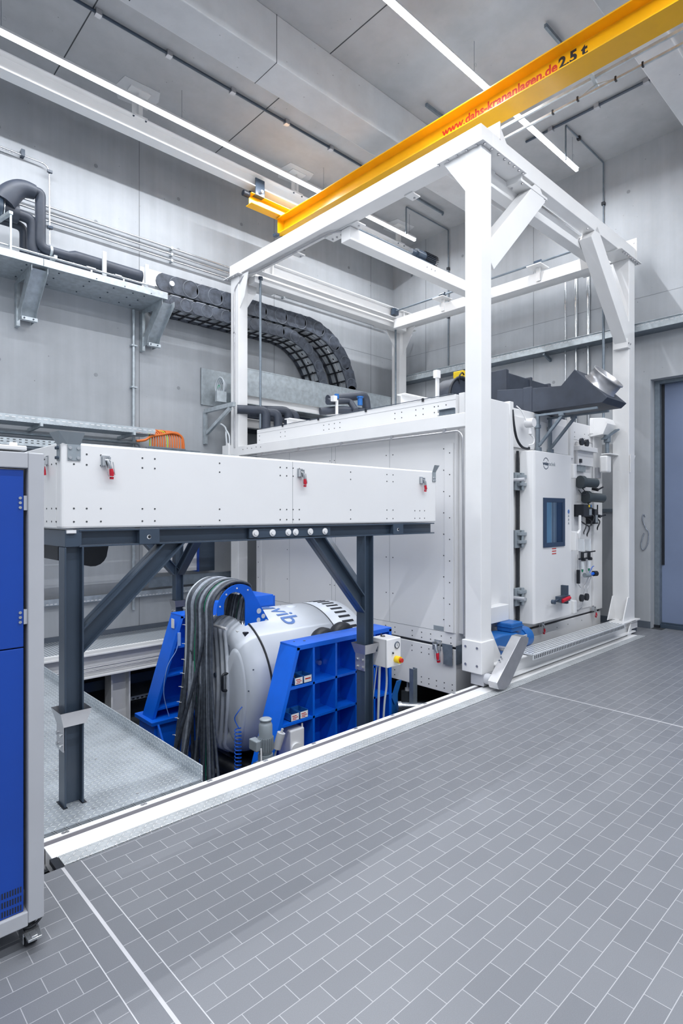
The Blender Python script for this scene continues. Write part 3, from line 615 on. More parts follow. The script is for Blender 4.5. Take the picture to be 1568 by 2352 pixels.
mo = P('motor_body', MB().cyl((6.20, 5.12, 5.225), (6.58, 5.12, 5.225), 0.072, 20).cyl((6.10, 5.12, 5.225), (6.20, 5.12, 5.225), 0.045, 16), 'steel', t)
fn = MB()
for i in range(20):
    a = 2*math.pi*i/20; fn.bar((6.36, 5.12+0.076*math.cos(a), 5.225+0.076*math.sin(a)), (6.62, 5.12+0.076*math.cos(a), 5.225+0.076*math.sin(a)), 0.005, 0.02, (0, math.cos(a), math.sin(a)))
P('fins', fn, 'black', mo); P('base', MB().box(6.22, 6.52, 5.06, 5.18, 5.13, 5.155), 'steel', t)
P('coupling_shaft', MB().cyl((5.0, 5.12, 5.19), (6.12, 5.12, 5.19), 0.016, 10), 'galvdk', t)
# step
st = MB().mat(0).box(5.43, 7.78, 2.95, 3.16, 0.20, 0.215).box(5.43, 7.78, 2.945, 2.955, 0.155, 0.212)
nx = 62
st.mat(1)
for i in range(nx):
    x = 5.45+i*(2.31/nx)
    for k in range(5): st.box(x, x+0.022, 2.962+k*0.040, 2.978+k*0.040, 0.2145, 0.2155)
    st.box(x, x+0.014, 2.943, 2.946, 0.165, 0.20)
one('step_grating', st, ['galvlt', 'black'], 'perforated metal step plate on the gantry sill in front of the white door', 'step')
# =====================================================================
# TEST CHAMBER
# =====================================================================
CX0, CX1, CY0, CY1 = 4.85, 8.30, 3.48, 6.97
ch = T('test_chamber', 'large white insulated test chamber standing inside the white gantry', 'test chamber', (6.5, 5.2, -0.2))
P('lower_tray', MB().box(CX0-0.004, CX1+0.004, CY0-0.004, CY1, -0.20, 0.262), 'panel', ch, bevel=0.006)
P('seal', MB().box(CX0+0.01, CX1-0.01, CY0+0.01, CY1-0.01, 0.262, 0.285), 'black', ch)
P('body', MB().box(CX0, CX1, CY0, CY1, 0.285, 2.855), 'panel', ch, bevel=0.008)
st = MB().box(CX0-0.022, CX0, 3.50, 3.606, 0.43, 2.36).box(CX0-0.022, CX0, 6.84, 6.95, 0.43, 2.36)
P('edge_strips', st, 'panel', ch, bevel=0.004)
gr = MB()
for z in (0.425,): gr.box(CX0-0.001, CX0+0.001, CY0, CY1, z-0.002, z+0.002)
for y in (4.38, 5.28, 5.35, 6.2): gr.box(CX0-0.001, CX0+0.001, y-0.0015, y+0.0015, 0.43, 2.47)
for z in (2.62, 2.80): gr.box(CX0-0.001, CX0+0.001, CY0, CY1, z-0.0015, z+0.0015)
gr.box(5.82, 8.0, CY0-0.001, CY0+0.001, 0.43, 0.433).box(7.45, 8.0, CY0-0.001, CY0+0.001, 2.62, 2.623).box(8.02, 8.024, CY0-0.001, CY0+0.001, 0.3, 2.8).box(8.13, 8.134, CY0-0.001, CY0+0.001, 0.3, 2.8)
P('panel_seams', gr, 'seam', ch)
rv = []
for z in (0.36, 0.40-0.01): pass
for y in (3.54, 3.66, 3.80, 3.92, 4.05, 4.30, 4.44, 5.2, 5.45, 6.2, 6.4): rv += [(CX0, y, 0.375), (CX0, y, 0.32)]
rv2 = [(CX0-0.004, y, z) for y in (3.52, 3.62, 3.72, 3.82, 3.92, 4.05, 4.30, 4.44, 4.62, 5.2, 5.4) for z in (0.215, 0.16, -0.10, -0.155)]
for y in (4.33, 4.43, 5.30, 5.38, 6.25): rv += [(CX0, y, z) for z in (0.75, 1.15, 1.55, 1.95, 2.3)]
for z in [0.5+0.22*i for i in range(9)]: rv += [(CX0-0.022, 3.54, z), (CX0, 3.63, z+0.05), (CX0-0.022, 6.9, z)]
for y in (3.60, 3.70, 3.75, 3.9, 4.0, 4.2, 4.3, 5.2, 5.3, 5.4, 5.5, 6.3, 6.4, 6.9): rv += [(CX0, y, 2.76), (CX0, y, 2.70)]
rf = [(x, CY0, z) for x in (5.9, 5.95, 7.50, 7.8, 7.92) for z in (2.72, 2.66, 0.5, 0.36)]+[(x, CY0, 2.47) for x in (6.0, 6.1, 7.0, 7.1, 7.2)]+[(x, CY0-0.004, z) for x in (6.1, 6.7, 7.0, 7.3, 7.7) for z in (0.20, 0.02, -0.04)]
for z in (1.0, 1.6, 2.0): rf += [(5.9, CY0, z), (5.94, CY0, z)]
P('rivets', MB().dots(rv, (-1,0,0), 0.007, 0.002).dots(rv2, (-1,0,0), 0.007, 0.002).dots(rf, (0,-1,0), 0.007, 0.002), 'joint', ch)
P('front_pillar', MB().box(4.90, 5.80, CY0-0.07, CY0, 0.42, 2.87).box(5.74, 5.82, CY0-0.085, CY0, 0.42, 2.89), 'panel', ch, bevel=0.006)
P('front_pillar', MB().box(7.28, 7.37, CY0-0.05, CY0, 2.36, 2.90).box(7.30, 7.42, CY0-0.03, CY0, 0.40, 2.4), 'panel', ch, bevel=0.004)
P('front_pillar', MB().box(8.03, 8.30, CY0-0.03, CY0, 0.30, 2.92).box(7.95, 8.30, CY0-0.05, CY0, 2.74, 2.94), 'panel', ch, bevel=0.004)
P('top_cover', MB().box(5.84, 7.28, CY0-0.02, CY0, 2.40, 2.76), 'panel', ch, bevel=0.004)
P('nameplate', MB().box(CX0-0.002, CX0, 3.63, 3.76, 0.43, 0.475), 'greycast', ch)
tr = MB()
for y in (3.9, 4.75, 5.6, 6.35): tr.box(CX0-0.012, CX0+0.004, y-0.012, y+0.012, 2.835, 2.87)
P('cable_clips', tr, 'black', ch); P('edge_cable', MB().tube([(CX0-0.006, 3.5, 2.86), (CX0-0.006, 6.9, 2.86)], 0.004), 'steel', ch)
# door
dr = P('door', MB().prism([(6.02, 3.44), (6.055, 3.29), (6.09, 3.28), (6.98, 3.28), (7.0, 3.30), (7.0, 3.44)], 'z', 0.385, 2.36), 'panel', ch, 'white chamber door with a window', bevel=0.008)
P('door_gasket', MB().box(5.985, 6.015, 3.44, 3.46, 0.36, 2.36), 'black', ch)
wf = MB().box(6.263, 6.792, 3.268, 3.28, 1.775, 1.826).box(6.263, 6.792, 3.268, 3.28, 1.248, 1.30).box(6.263, 6.335, 3.268, 3.28, 1.30, 1.775).box(6.725, 6.792, 3.268, 3.28, 1.30, 1.775)
P('window_frame', wf, 'navy', dr, bevel=0.002)
P('window_interior', MB().mat(0).box(6.335, 6.455, 3.274, 3.279, 1.30, 1.775).mat(1).box(6.455, 6.575, 3.273, 3.279, 1.30, 1.775).mat(2).box(6.575, 6.725, 3.274, 3.279, 1.30, 1.775).mat(3).box(6.48, 6.495, 3.2725, 3.273, 1.30, 1.775).box(6.54, 6.55, 3.2725, 3.273, 1.3, 1.775), ['winlt', 'winmid', 'windk', 'navy'], dr, 'pale and navy strips seen inside the window')
P('window_pane', MB().box(6.33, 6.73, 3.2695, 3.2710, 1.295, 1.78), 'glass', dr)
for zc in (2.005, 1.355, 0.70):
    h = P('hinge', MB().box(5.86, 5.955, 3.395, 3.44, zc-0.10, zc+0.10).box(5.965, 6.018, 3.375, 3.44, zc-0.10, zc+0.10).box(5.89, 6.03, 3.352, 3.395, zc+0.040, zc+0.075).box(5.89, 6.03, 3.352, 3.395, zc-0.05, zc-0.015).cyl((5.96, 3.37, zc-0.085), (5.96, 3.37, zc+0.085), 0.014, 10), 'greycast', ch, 'grey cast door hinge', bevel=0.004)
    P('hinge_bolts', MB().dots([(5.88, 3.405, zc+a) for a in (-0.08, 0.08)]+[(5.95, 3.405, zc+a) for a in (-0.08, 0.08)], (0,-1,0), 0.010, 0.008, 8), 'stain', h)
for zc in (2.02, 0.70): P('limit_pin', MB().cyl((5.84, 3.40, zc), (5.84, 3.27, zc), 0.020, 12), 'greyframe', ch)
P('door_handle', MB().box(6.99, 7.06, 3.23, 3.30, 1.18, 1.42).prism([(7.03, 1.40), (7.08, 1.44), (7.085, 1.62), (7.11, 1.62), (7.11, 1.40), (7.06, 1.32)], 'y', 3.21, 3.24), 'white', dr, bevel=0.008)
P('latch_cover', MB().box(6.995, 7.07, 3.25, 3.34, 2.08, 2.26).box(6.995, 7.07, 3.25, 3.34, 0.40, 0.56), 'white', dr, bevel=0.008)
P('latch_trim', MB().box(7.0, 7.03, 3.30, 3.42, 0.42, 2.30), 'panel', dr, bevel=0.003)
lg = textmb('weiss', 0.062, lambda u, v, ww: (6.262+u, 3.279-ww, 2.205+v), 0.0008, 1.0, 0.0018)
P('logo_word', lg, 'steel', dr)
lg = textmb('technik', 0.062, lambda u, v, ww: (6.405+u*0.86, 3.279-ww, 2.205+v), 0.0008, 1.0)
P('logo_word', lg, 'greycast', dr)
rg = MB(); rr = 0.068
for a0, a1 in ((25, 155), (205, 335)):
    o1 = arc(6.335, 2.225, rr, a0, a1, 14); o2 = arc(6.335, 2.225, rr-0.008, a1, a0, 14); rg.prism(o1+o2, 'y', 3.2782, 3.2795)
P('logo_ring', rg, 'steel', dr)
P('warning_label', MB().mat(0).box(6.475, 6.585, 3.2785, 3.28, 1.155, 1.235).mat(1).box(6.477, 6.583, 3.278, 3.2785, 1.22, 1.232).box(6.477, 6.583, 3.278, 3.2785, 1.19, 1.202).box(6.477, 6.583, 3.278, 3.2785, 1.16, 1.172), ['label', 'redtext'], dr)
sy = MB().mat(0).cyl((6.905, 3.2795, 1.665), (6.905, 3.278, 1.665), 0.026, 16)
sy.mat(1)
for z in (1.60, 1.555, 1.51):
    sy.prism([(6.885, z), (6.925, z), (6.905, z+0.034)], 'y', 3.2782, 3.2795)
P('safety_symbols', sy, ['logoblue', 'greycast'], dr)
def clamp(parent, x, y, z, axis, big=1.0, grip='red'):
    # toggle latch: hasp plate, lever body, wire loop and red grip, hanging on a face
    def W(a, n, zz):   # a along the face, n out of the face
        return (x+a*big, y-n*big, z+zz*big) if axis == 'y' else (x-n*big, y-a*big, z+zz*big)
    def bx(m, a0, a1, n0, n1, z0, z1):
        p = W(a0, n0, z0); q = W(a1, n1, z1); m.box(p[0], q[0], p[1], q[1], p[2], q[2])
    m = MB(); bx(m, -0.028, 0.028, 0.0, 0.006, -0.07, 0.0); bx(m, -0.022, -0.012, 0.006, 0.035, -0.065, -0.01); bx(m, 0.012, 0.022, 0.006, 0.035, -0.065, -0.01)
    m.tube([W(-0.02, 0.03, -0.03), W(0.022, 0.03, -0.03)], 0.006*big)
    m.tube([W(0.002, 0.03, -0.03), W(0.012, 0.038, -0.06), W(0.022, 0.035, -0.085)], 0.010*big)
    b = P('latch', m, 'chrome', parent, 'steel toggle latch', bevel=0.001)
    P('grip', MB().tube([W(0.022, 0.035, -0.082), W(0.027, 0.034, -0.11), W(0.028, 0.03, -0.145)], [0.011*big, 0.014*big, 0.012*big], 10), grip, b, 'red grip')
    P('wire_loop', MB().tube(round_path([W(-0.012, 0.03, -0.04), W(0.004, 0.042, -0.13), W(0.045, 0.042, -0.13), W(0.036, 0.03, -0.04)], 0.012*big), 0.003*big, 6), 'chrome', b)
    return b
clamp(ch, CX0-0.004, 3.70, 0.33, 'x', 1.5); clamp(ch, 6.52, CY0-0.03, 0.35, 'y', 1.1); clamp(ch, 7.98, CY0-0.03, 0.37, 'y', 1.1)
P('corner_funnel', MB().prism([(3.63, 0.31), (3.50, 0.31), (3.50, 0.10), (3.61, 0.10), (3.61, 0.19)], 'x', CX0-0.035, CX0-0.027).box(CX0-0.03, CX0+0.08, CY0-0.03, CY0-0.022, 0.12, 0.31), 'galvdk', ch)
hc = P('horizontal_clamp', MB().tube([(6.36, 3.20, 0.62), (6.48, 3.20, 0.635)], 0.010).cyl((6.36, 3.22, 0.62), (6.36, 3.18, 0.62), 0.026, 10).box(6.48, 6.72, 3.17, 3.24, 0.60, 0.67).box(6.70, 6.74, 3.2, 3.28, 0.56, 0.78), 'steel', dr, bevel=0.004)
P('grip', MB().tube([(6.50, 3.16, 0.62), (6.66, 3.15, 0.645)], 0.022, 10), 'red', hc)
jb = P('junction_box', MB().box(5.12, 5.56, 3.30, 3.41, 0.50, 0.67), 'white', ch, bevel=0.006)
P('cable_loop', MB().tube(smooth_path([(5.44, 3.33, 0.5), (5.45, 3.32, 0.36), (5.50, 3.31, 0.31), (5.56, 3.32, 0.38), (5.58, 3.35, 0.55), (5.55, 3.38, 0.58)]), 0.006), 'galvdk', jb)
P('front_cable', MB().tube(smooth_path([(5.80, 3.40, 2.80), (5.82, 3.39, 2.62), (5.88, 3.39, 2.48), (5.99, 3.39, 2.40), (6.15, 3.40, 2.39), (6.20, 3.42, 2.41)]), 0.014), 'black', ch)
tm = P('transmitter', MB().cyl((6.10, 3.40, 2.68), (6.10, 3.30, 2.68), 0.052, 18).cyl((6.10, 3.35, 2.62), (6.10, 3.35, 2.55), 0.022, 12), 'label', ch)
P('transmitter_cable', MB().tube(smooth_path([(6.10, 3.35, 2.55), (6.15, 3.33, 2.50), (6.13, 3.33, 2.44), (6.04, 3.34, 2.42)]), 0.009).tube(smooth_path([(6.02, 3.36, 2.70), (5.97, 3.38, 2.80), (5.92, 3.42, 2.86)]), 0.007), 'label', tm)
# service panel on the chamber front
sp = P('service_panel', MB().box(7.43, 7.96, 3.465, 3.482, 0.36, 2.60), 'panel', ch, bevel=0.002)
P('hand_knob', MB().cyl((7.50, 3.40, 2.585), (7.50, 3.37, 2.585), 0.048, 16).cyl((7.65, 3.40, 2.58), (7.65, 3.37, 2.58), 0.048, 16).tube([(7.5, 3.41, 2.585), (7.75, 3.41, 2.58)], 0.006), 'black', sp)
P('hand_knob', MB().cyl((7.50, 3.40, 0.53), (7.50, 3.37, 0.53), 0.048, 16).cyl((7.65, 3.40, 0.53), (7.65, 3.37, 0.53), 0.048, 16).tube([(7.5, 3.41, 0.53), (7.75, 3.41, 0.53)], 0.006), 'black', sp)
P('steel_tubing', MB().tube(round_path([(7.44, 3.44, 2.10), (7.44, 3.44, 2.585), (7.5, 3.44, 2.585)], 0.02), 0.004).tube(round_path([(7.7, 3.43, 2.60), (7.94, 3.43, 2.60), (7.94, 3.43, 2.0)], 0.02), 0.004).tube(round_path([(7.80, 3.42, 0.80), (7.66, 3.42, 0.66), (7.60, 3.42, 0.40), (7.46, 3.42, 0.36)], 0.03), 0.006).tube(round_path([(7.88, 3.42, 0.80), (7.74, 3.42, 0.62), (7.74, 3.42, 0.50)], 0.03), 0.004).tube(round_path([(7.48, 3.43, 1.1), (7.48, 3.43, 0.72), (7.55, 3.42, 0.66)], 0.02), 0.004), 'stain', sp)
bx_ = P('connection_box', MB().box(7.44, 7.92, 3.41, 3.465, 2.28, 2.47).prism([(7.42, 2.47), (7.94, 2.47), (7.94, 2.53), (7.42, 2.53)], 'y', 3.36, 3.465), 'label', sp, bevel=0.003)
cn = MB()
for i in range(6): cn.cyl((7.50+0.04*i, 3.44, 2.28), (7.50+0.04*i, 3.44, 2.20), 0.016, 10)
P('cable_glands', cn, 'greycast', bx_); P('socket', MB().box(7.48, 7.53, 3.39, 3.41, 2.31, 2.36), 'black', bx_)
def cam_motor(x0, x1, z):
    m = P('fan_motor', MB().cyl((x0+0.02, 3.40, z), (x0+0.07, 3.38, z), 0.085, 20).cyl((x0+0.07, 3.38, z), (x1, 3.30, z-0.01), 0.062, 20), 'dkgreymotor', sp)
    P('lead', MB().tube(smooth_path([(x0+0.05, 3.38, z-0.08), (x0+0.10, 3.35, z-0.15), (x0+0.02, 3.36, z-0.17), (x0-0.02, 3.40, z-0.10)]), 0.006), 'black', m)
cam_motor(7.46, 7.74, 2.055); cam_motor(7.62, 7.95, 1.86)
P('controller', MB().box(7.44, 7.68, 3.33, 3.465, 1.60, 1.76), 'black', sp, bevel=0.004)
P('controller_display', MB().mat(0).box(7.60, 7.67, 3.325, 3.33, 1.62, 1.70).mat(1).box(7.58, 7.62, 3.325, 3.33, 1.725, 1.755).mat(2).box(7.63, 7.67, 3.325, 3.33, 1.725, 1.755), ['greycast', 'estop', 'motorblue'], sp)
P('controller', MB().box(7.80, 7.90, 3.34, 3.465, 1.50, 1.70).mat(0), 'black', sp, bevel=0.004)
P('controller_display', MB().box(7.82, 7.88, 3.335, 3.34, 1.52, 1.62), 'greycast', sp)
hb = MB()
for k, (a, z) in enumerate(((7.50, 1.55), (7.60, 1.52), (7.66, 1.60), (7.74, 1.66), (7.86, 1.72), (7.92, 1.60))):
    hb.tube(smooth_path([(a, 3.42, z), (a+0.05, 3.35, z-0.06), (a+0.01, 3.36, z-0.15), (a+0.10, 3.40, z-0.18)]), 0.007+0.002*(k % 2))
P('cables', hb, 'black', sp)
P('valve_lever', MB().cyl((7.86, 3.40, 1.98), (7.86, 3.32, 1.96), 0.022, 10).tube([(7.86, 3.33, 1.96), (7.96, 3.30, 2.0)], 0.012), 'black', sp)
P('valve_lever', MB().cyl((7.94, 3.40, 1.62), (7.94, 3.32, 1.6), 0.022, 10).tube([(7.94, 3.33, 1.6), (8.04, 3.30, 1.62)], 0.012).tube([(7.93, 3.36, 1.5), (7.93, 3.36, 1.76)], 0.009), 'black', sp)
for x in (7.60, 7.80):
    P('flow_meter', MB().box(x-0.02, x+0.02, 3.40, 3.465, 1.14, 1.30), 'clear', sp, bevel=0.003)
    P('needle_valve', MB().cyl((x, 3.42, 1.13), (x, 3.42, 1.05), 0.022, 12).tube([(x, 3.42, 1.12), (x+0.10, 3.38, 1.13)], 0.009).cyl((x, 3.43, 1.03), (x-0.0, 3.38, 1.03), 0.02, 10), 'black', sp)
    P('filter_bowl', MB().cyl((x, 3.42, 1.0), (x, 3.42, 0.90), 0.022, 12), 'clear', sp)
    P('drain_tap', MB().cyl((x, 3.42, 0.90), (x, 3.42, 0.86), 0.016, 8, 0.008), 'green', sp)
P('manifold', MB().bar((7.50, 3.42, 1.04), (7.86, 3.42, 1.04), 0.02, 0.02).bar((7.48, 3.42, 0.72), (7.48, 3.42, 0.90), 0.035, 0.035), 'black', sp)
P('regulator', MB().cyl((7.62, 3.40, 0.82), (7.72, 3.38, 0.82), 0.032, 12), 'greycast', sp)
P('regulator', MB().cyl((7.72, 3.38, 0.82), (7.82, 3.37, 0.83), 0.022, 12).tube(smooth_path([(7.72, 3.38, 0.84), (7.76, 3.36, 0.92), (7.84, 3.37, 0.93)]), 0.005), 'blue', sp, 'blue pressure regulator'); P('regulator_knob', MB().cyl((7.82, 3.37, 0.83), (7.88, 3.35, 0.83), 0.036, 12), 'black', sp)
P('side_box', MB().box(8.06, 8.14, 3.40, 3.45, 2.13, 2.28), 'greyframe', ch, bevel=0.004)
# lift nut arm on the right end of the chamber
P('lifting_arm', MB().prism([(3.48, 2.96), (3.28, 2.94), (3.24, 2.86), (3.30, 2.72), (3.48, 2.70)], 'x', 7.96, 8.25), 'white', ch, bevel=0.004)
P('arm_channel', MB().bar((8.02, 3.32, 2.66), (8.24, 3.22, 2.80), 0.08, 0.02), 'galvdk', ch)
P('arm_coupling', MB().cyl((8.10, 3.30, 2.62), (8.10, 3.30, 2.72), 0.045, 14).cyl((8.10, 3.30, 2.47), (8.10, 3.30, 2.62), 0.026, 12), 'galvdk', ch)
P('jack_plate', MB().box(8.0, 8.46, 3.22, 3.34, 2.445, 2.46).prism([(8.28, 2.445), (8.46, 2.445), (8.28, 2.20)], 'y', 3.06, 3.075), 'white', ga, bevel=0.002)
P('jack_gearbox', MB().box(7.98, 8.12, 3.25, 3.36, 2.20, 2.43), 'white', ga, bevel=0.02)
ORD = ['first','second','third','fourth','fifth','sixth','seventh','eighth','ninth','tenth','eleventh','twelfth','thirteenth','fourteenth','fifteenth','sixteenth','seventeenth','eighteenth','nineteenth','twentieth','twenty-first','twenty-second','twenty-third','twenty-fourth','twenty-fifth','twenty-sixth']
# =====================================================================
# ON TOP OF THE CHAMBER
# =====================================================================
t = T('air_duct', 'black foam-clad duct reaching out over the chamber door with a silver collar', 'air duct', (6.7, 3.4, 2.77))
poly = [(3.98, 3.20), (3.52, 3.15), (3.14, 3.12), (2.98, 3.28), (2.61, 2.91), (2.67, 2.86), (3.52, 2.86), (3.98, 2.94)]
P('duct_body', MB().prism(poly, 'x', 6.42, 6.95), 'foam', t, bevel=0.006)
P('joint_band', MB().box(6.41, 6.96, 3.50, 3.62, 2.85, 3.17), 'foam', t, bevel=0.01)
P('collar', MB().lathe((6.66, 2.80, 3.09), (0, -0.72, 0.70), [(-0.02, 0.225), (0.0, 0.215), (0.02, 0.185), (0.13, 0.185), (0.135, 0.195), (0.15, 0.195), (0.15, 0.18), (0.02, 0.178), (-0.01, 0.176), (-0.012, 0.001)], 36), 'stain', t, 'round silver duct collar')
for x in (6.42, 6.72):
    s = P('support_frame', MB().bar((x, 3.425, 2.36), (x, 3.425, 2.80), 0.035, 0.035, (0,1,0)).bar((x, 3.41, 2.45), (x, 3.11, 2.79), 0.035, 0.030).bar((x, 3.46, 2.81), (x, 2.72, 2.81), 0.030, 0.025), 'galvdk', t, 'grey channel bracket', bevel=0.002)
    P('bracket_fittings', MB().box(x-0.03, x+0.03, 3.39, 3.45, 2.36, 2.43).box(x-0.03, x+0.03, 3.40, 3.45, 2.66, 2.70).box(x-0.025, x+0.025, 3.10, 3.16, 2.77, 2.80), 'galvdk', s, bevel=0.003)
t = T('air_duct', 'tall black foam-clad duct on the chamber roof behind the nearest column', 'air duct', (7.3, 4.25, 2.86))
P('duct_body', MB().box(6.64, 8.28, 3.99, 4.58, 2.90, 3.47), 'foam', t, bevel=0.01)
P('flange_bands', MB().box(6.61, 6.68, 3.965, 4.60, 2.88, 3.50).box(7.24, 7.29, 3.965, 4.60, 2.88, 3.495).box(7.76, 7.81, 3.965, 4.60, 2.88, 3.49), 'foam', t, bevel=0.008)
P('feet', MB().box(6.7, 6.8, 4.0, 4.5, 2.855, 2.90).box(8.0, 8.1, 4.0, 4.5, 2.855, 2.90), 'galvdk', t)
t = T('circulation_fan', 'dark round fan housing with a yellow lifting strap on the chamber roof', 'fan', (6.42, 4.6, 2.86))
P('housing', MB().cyl((6.40, 4.50, 3.16), (6.40, 4.72, 3.16), 0.28, 28).box(6.2, 6.6, 4.52, 4.7, 2.86, 2.96), 'foam', t); P('rim', MB().lathe((6.40, 4.50, 3.16), (0,-1,0), [(0, 0.29), (0.02, 0.30), (0.02, 0.26), (0, 0.26)], 28), 'black', t)
P('support', MB().box(6.03, 6.08, 4.62, 4.65, 2.86, 3.46).box(6.0, 6.08, 4.6, 4.66, 3.40, 3.50).box(6.0, 6.08, 4.6, 4.66, 2.98, 3.06), 'panel', t, bevel=0.003); P('strap', MB().box(6.46, 6.66, 4.52, 4.68, 3.44, 3.56), 'estop', t, 'yellow strap', bevel=0.01)
P('lead', MB().tube(smooth_path([(6.35, 4.5, 3.36), (6.32, 4.48, 3.44), (6.38, 4.48, 3.50), (6.48, 4.52, 3.50)]), 0.010), 'black', t)
one('roof_beam', MB().hbeam((5.02, 4.36, 2.95), (6.6, 4.36, 2.95), 0.13, 0.12, 0.012, 0.009), 'white', 'white I-beam lying on the chamber roof nearer the near gantry column', 'steel beam', 'white I-beams on the chamber roof', bevel=0.002)
one('roof_beam', MB().hbeam((5.0, 6.45, 2.92), (6.6, 6.45, 2.92), 0.12, 0.12, 0.012, 0.009), 'white', 'white I-beam lying on the chamber roof nearer the left gantry column', 'steel beam', 'white I-beams on the chamber roof', bevel=0.002)
def pipe(label, pts, r, rr=0.1, mat='foam', group=None, name='insulated_pipe', n=14, cat='pipe'):
    t = one(name, MB().tube(round_path(pts, rr, 4), r, n), mat, label, cat, group); return t
G = 'black insulated pipes at the left end of the chamber roof'
for i, (x, y, zt, lab) in enumerate([(5.05, 7.02, 3.17, 'black elbow pipe rising beside the left gantry column, leftmost of its group'), (5.24, 6.98, 3.15, 'black elbow pipe second from the left gantry column'), (5.56, 7.14, 3.24, 'black elbow pipe third from the left gantry column'), (5.72, 7.16, 3.22, 'black elbow pipe on the chamber roof, farthest from the left gantry column')]):
    pipe(lab, [(x, y, 2.8), (x, y, zt), (x-0.36, y+0.22, zt)], 0.066, 0.09, group=G)
t = T('insulated_pipework', 'cluster of black insulated pipes with blue valve caps on the chamber roof', 'pipework', (5.3, 5.6, 2.86))
P('lower_pipe', MB().tube(round_path([(4.98, 5.72, 2.98), (5.25, 5.60, 3.02), (5.85, 5.55, 3.04)], 0.08), 0.052, 12), 'foam', t)
P('upper_pipe', MB().tube(round_path([(5.02, 5.62, 3.10), (5.42, 5.62, 3.16), (5.42, 5.50, 3.02)], 0.05), 0.042, 12), 'foam', t)
P('return_pipe', MB().tube(round_path([(5.1, 5.7, 3.15), (5.72, 5.62, 3.28), (5.76, 5.6, 2.90)], 0.08), 0.06, 12), 'foam', t)
P('valve_cap', MB().cyl((5.12, 5.55, 3.14), (5.12, 5.55, 3.20), 0.032, 12), 'motorblue', t, 'blue valve cap'); P('valve_cap', MB().cyl((5.52, 5.52, 3.10), (5.52, 5.52, 3.20), 0.035, 12).cyl((5.52, 5.52, 3.2), (5.52, 5.52, 3.22), 0.045, 12), 'motorblue', t, 'blue valve cap')
P('valve_body', MB().box(5.04, 5.10, 5.52, 5.58, 3.10, 3.17).cyl((5.12, 5.55, 2.86), (5.12, 5.55, 3.12), 0.02, 8), 'label', t)
# =====================================================================
# SLATE STEEL FRAME AND WHITE TRAY
# =====================================================================
tb = T('steel_table', 'dark slate steel frame with diagonal braces carrying the shallow white box', 'frame', (2.7, 5.1, -1.1))
TF = 'steel'
def leg(x, y, z0):
    l = P('leg', MB().hbeam((x, y, z0), (x, y, 1.455), 0.105, 0.10, 0.010, 0.007, (1,0,0)), TF, tb, bevel=0.002); return l
def cup(l, x, y, z=0.47):
    m = MB(); a, b = 0.062, 0.084
    lo = [(x-a, y-a, z), (x+a, y-a, z), (x+a, y+a, z), (x-a, y+a, z)]; hi = [(x-b, y-b, z+0.085), (x+b, y-b, z+0.085), (x+b, y+b, z+0.085), (x-b, y+b, z+0.085)]
    m.add(lo+hi, [(i, (i+1) % 4, 4+(i+1) % 4, 4+i) for i in range(4)])
    lo2 = [(p[0]+(0.003 if p[0] < x else -0.003), p[1]+(0.003 if p[1] < y else -0.003), p[2]) for p in lo]; hi2 = [(p[0]+(0.003 if p[0] < x else -0.003), p[1]+(0.003 if p[1] < y else -0.003), p[2]) for p in hi]
    m.add(lo2+hi2, [(i, 4+i, 4+(i+1) % 4, (i+1) % 4) for i in range(4)]); m.box(x-0.062, x-0.057, y-0.055, y+0.055, z-0.14, z)
    c = P('guide_funnel', m, 'stain', l, 'bright steel guide funnel'); P('bolts', MB().dots([(x-0.062, y+s, z-k) for s in (-0.03, 0.03) for k in (0.05, 0.11)], (-1,0,0), 0.010, 0.012, 8), 'chrome', c)
l1 = leg(1.133, 3.46, 0.0); P('floor_slot', MB().box(1.070, 1.095, 3.398, 3.522, -0.001, 0.0012).box(1.172, 1.198, 3.398, 3.522, -0.001, 0.0012), 'black', l1); cup(l1, 1.133, 3.46, 0.455)
l2 = leg(3.52, 3.46, -1.1); cup(l2, 3.52, 3.46, 0.46)
l3 = leg(3.52, 6.80, -1.1); cup(l3, 3.52, 6.80, 0.46)
l4 = leg(1.133, 6.80, 0.0); cup(l4, 1.133, 6.8, 0.455)
lo = MB()
for y in (3.46, 6.80): pass
P('long_beam', MB().hbeam((1.16, 3.46, 1.505), (4.41, 3.46, 1.505), 0.10, 0.10, 0.010, 0.008), TF, tb, bevel=0.001)
P('long_beam', MB().hbeam((1.16, 6.80, 1.505), (4.41, 6.80, 1.505), 0.10, 0.10, 0.010, 0.008), TF, tb, bevel=0.001)
P('cross_beam', MB().box(1.085, 1.175, 3.415, 6.85, 1.457, 1.553), TF, tb, bevel=0.003)
P('cross_beam', MB().hbeam((4.37, 3.5, 1.51), (4.37, 6.8, 1.51), 0.09, 0.09, 0.010, 0.008), TF, tb)
for x0, x1 in ((1.51, 1.64), (3.82, 3.955)):
    pl = P('connection_plate', MB().box(x0, x1, 3.405, 3.46, 1.458, 1.552), TF, tb, bevel=0.002)
    P('bolt_hole', MB().cyl(((x0+x1)/2-0.005, 3.4045, 1.502), ((x0+x1)/2-0.005, 3.4030, 1.502), 0.013, 14), 'label', pl); P('bolt_bore', MB().cyl(((x0+x1)/2-0.003, 3.4031, 1.503), ((x0+x1)/2-0.003, 3.4020, 1.503), 0.010, 14), 'black', pl)
pl = P('splice_plate', MB().box(2.32, 3.09, 3.425, 3.45, 1.470, 1.540), TF, tb, bevel=0.001)
for x in (2.37, 2.52, 2.665, 2.735, 2.88, 3.03):
    P('flange_bolt', MB().cyl((x, 3.425, 1.505), (x, 3.419, 1.505), 0.026, 16).cyl((x, 3.419, 1.505), (x, 3.410, 1.505), 0.016, 6), 'label', pl)
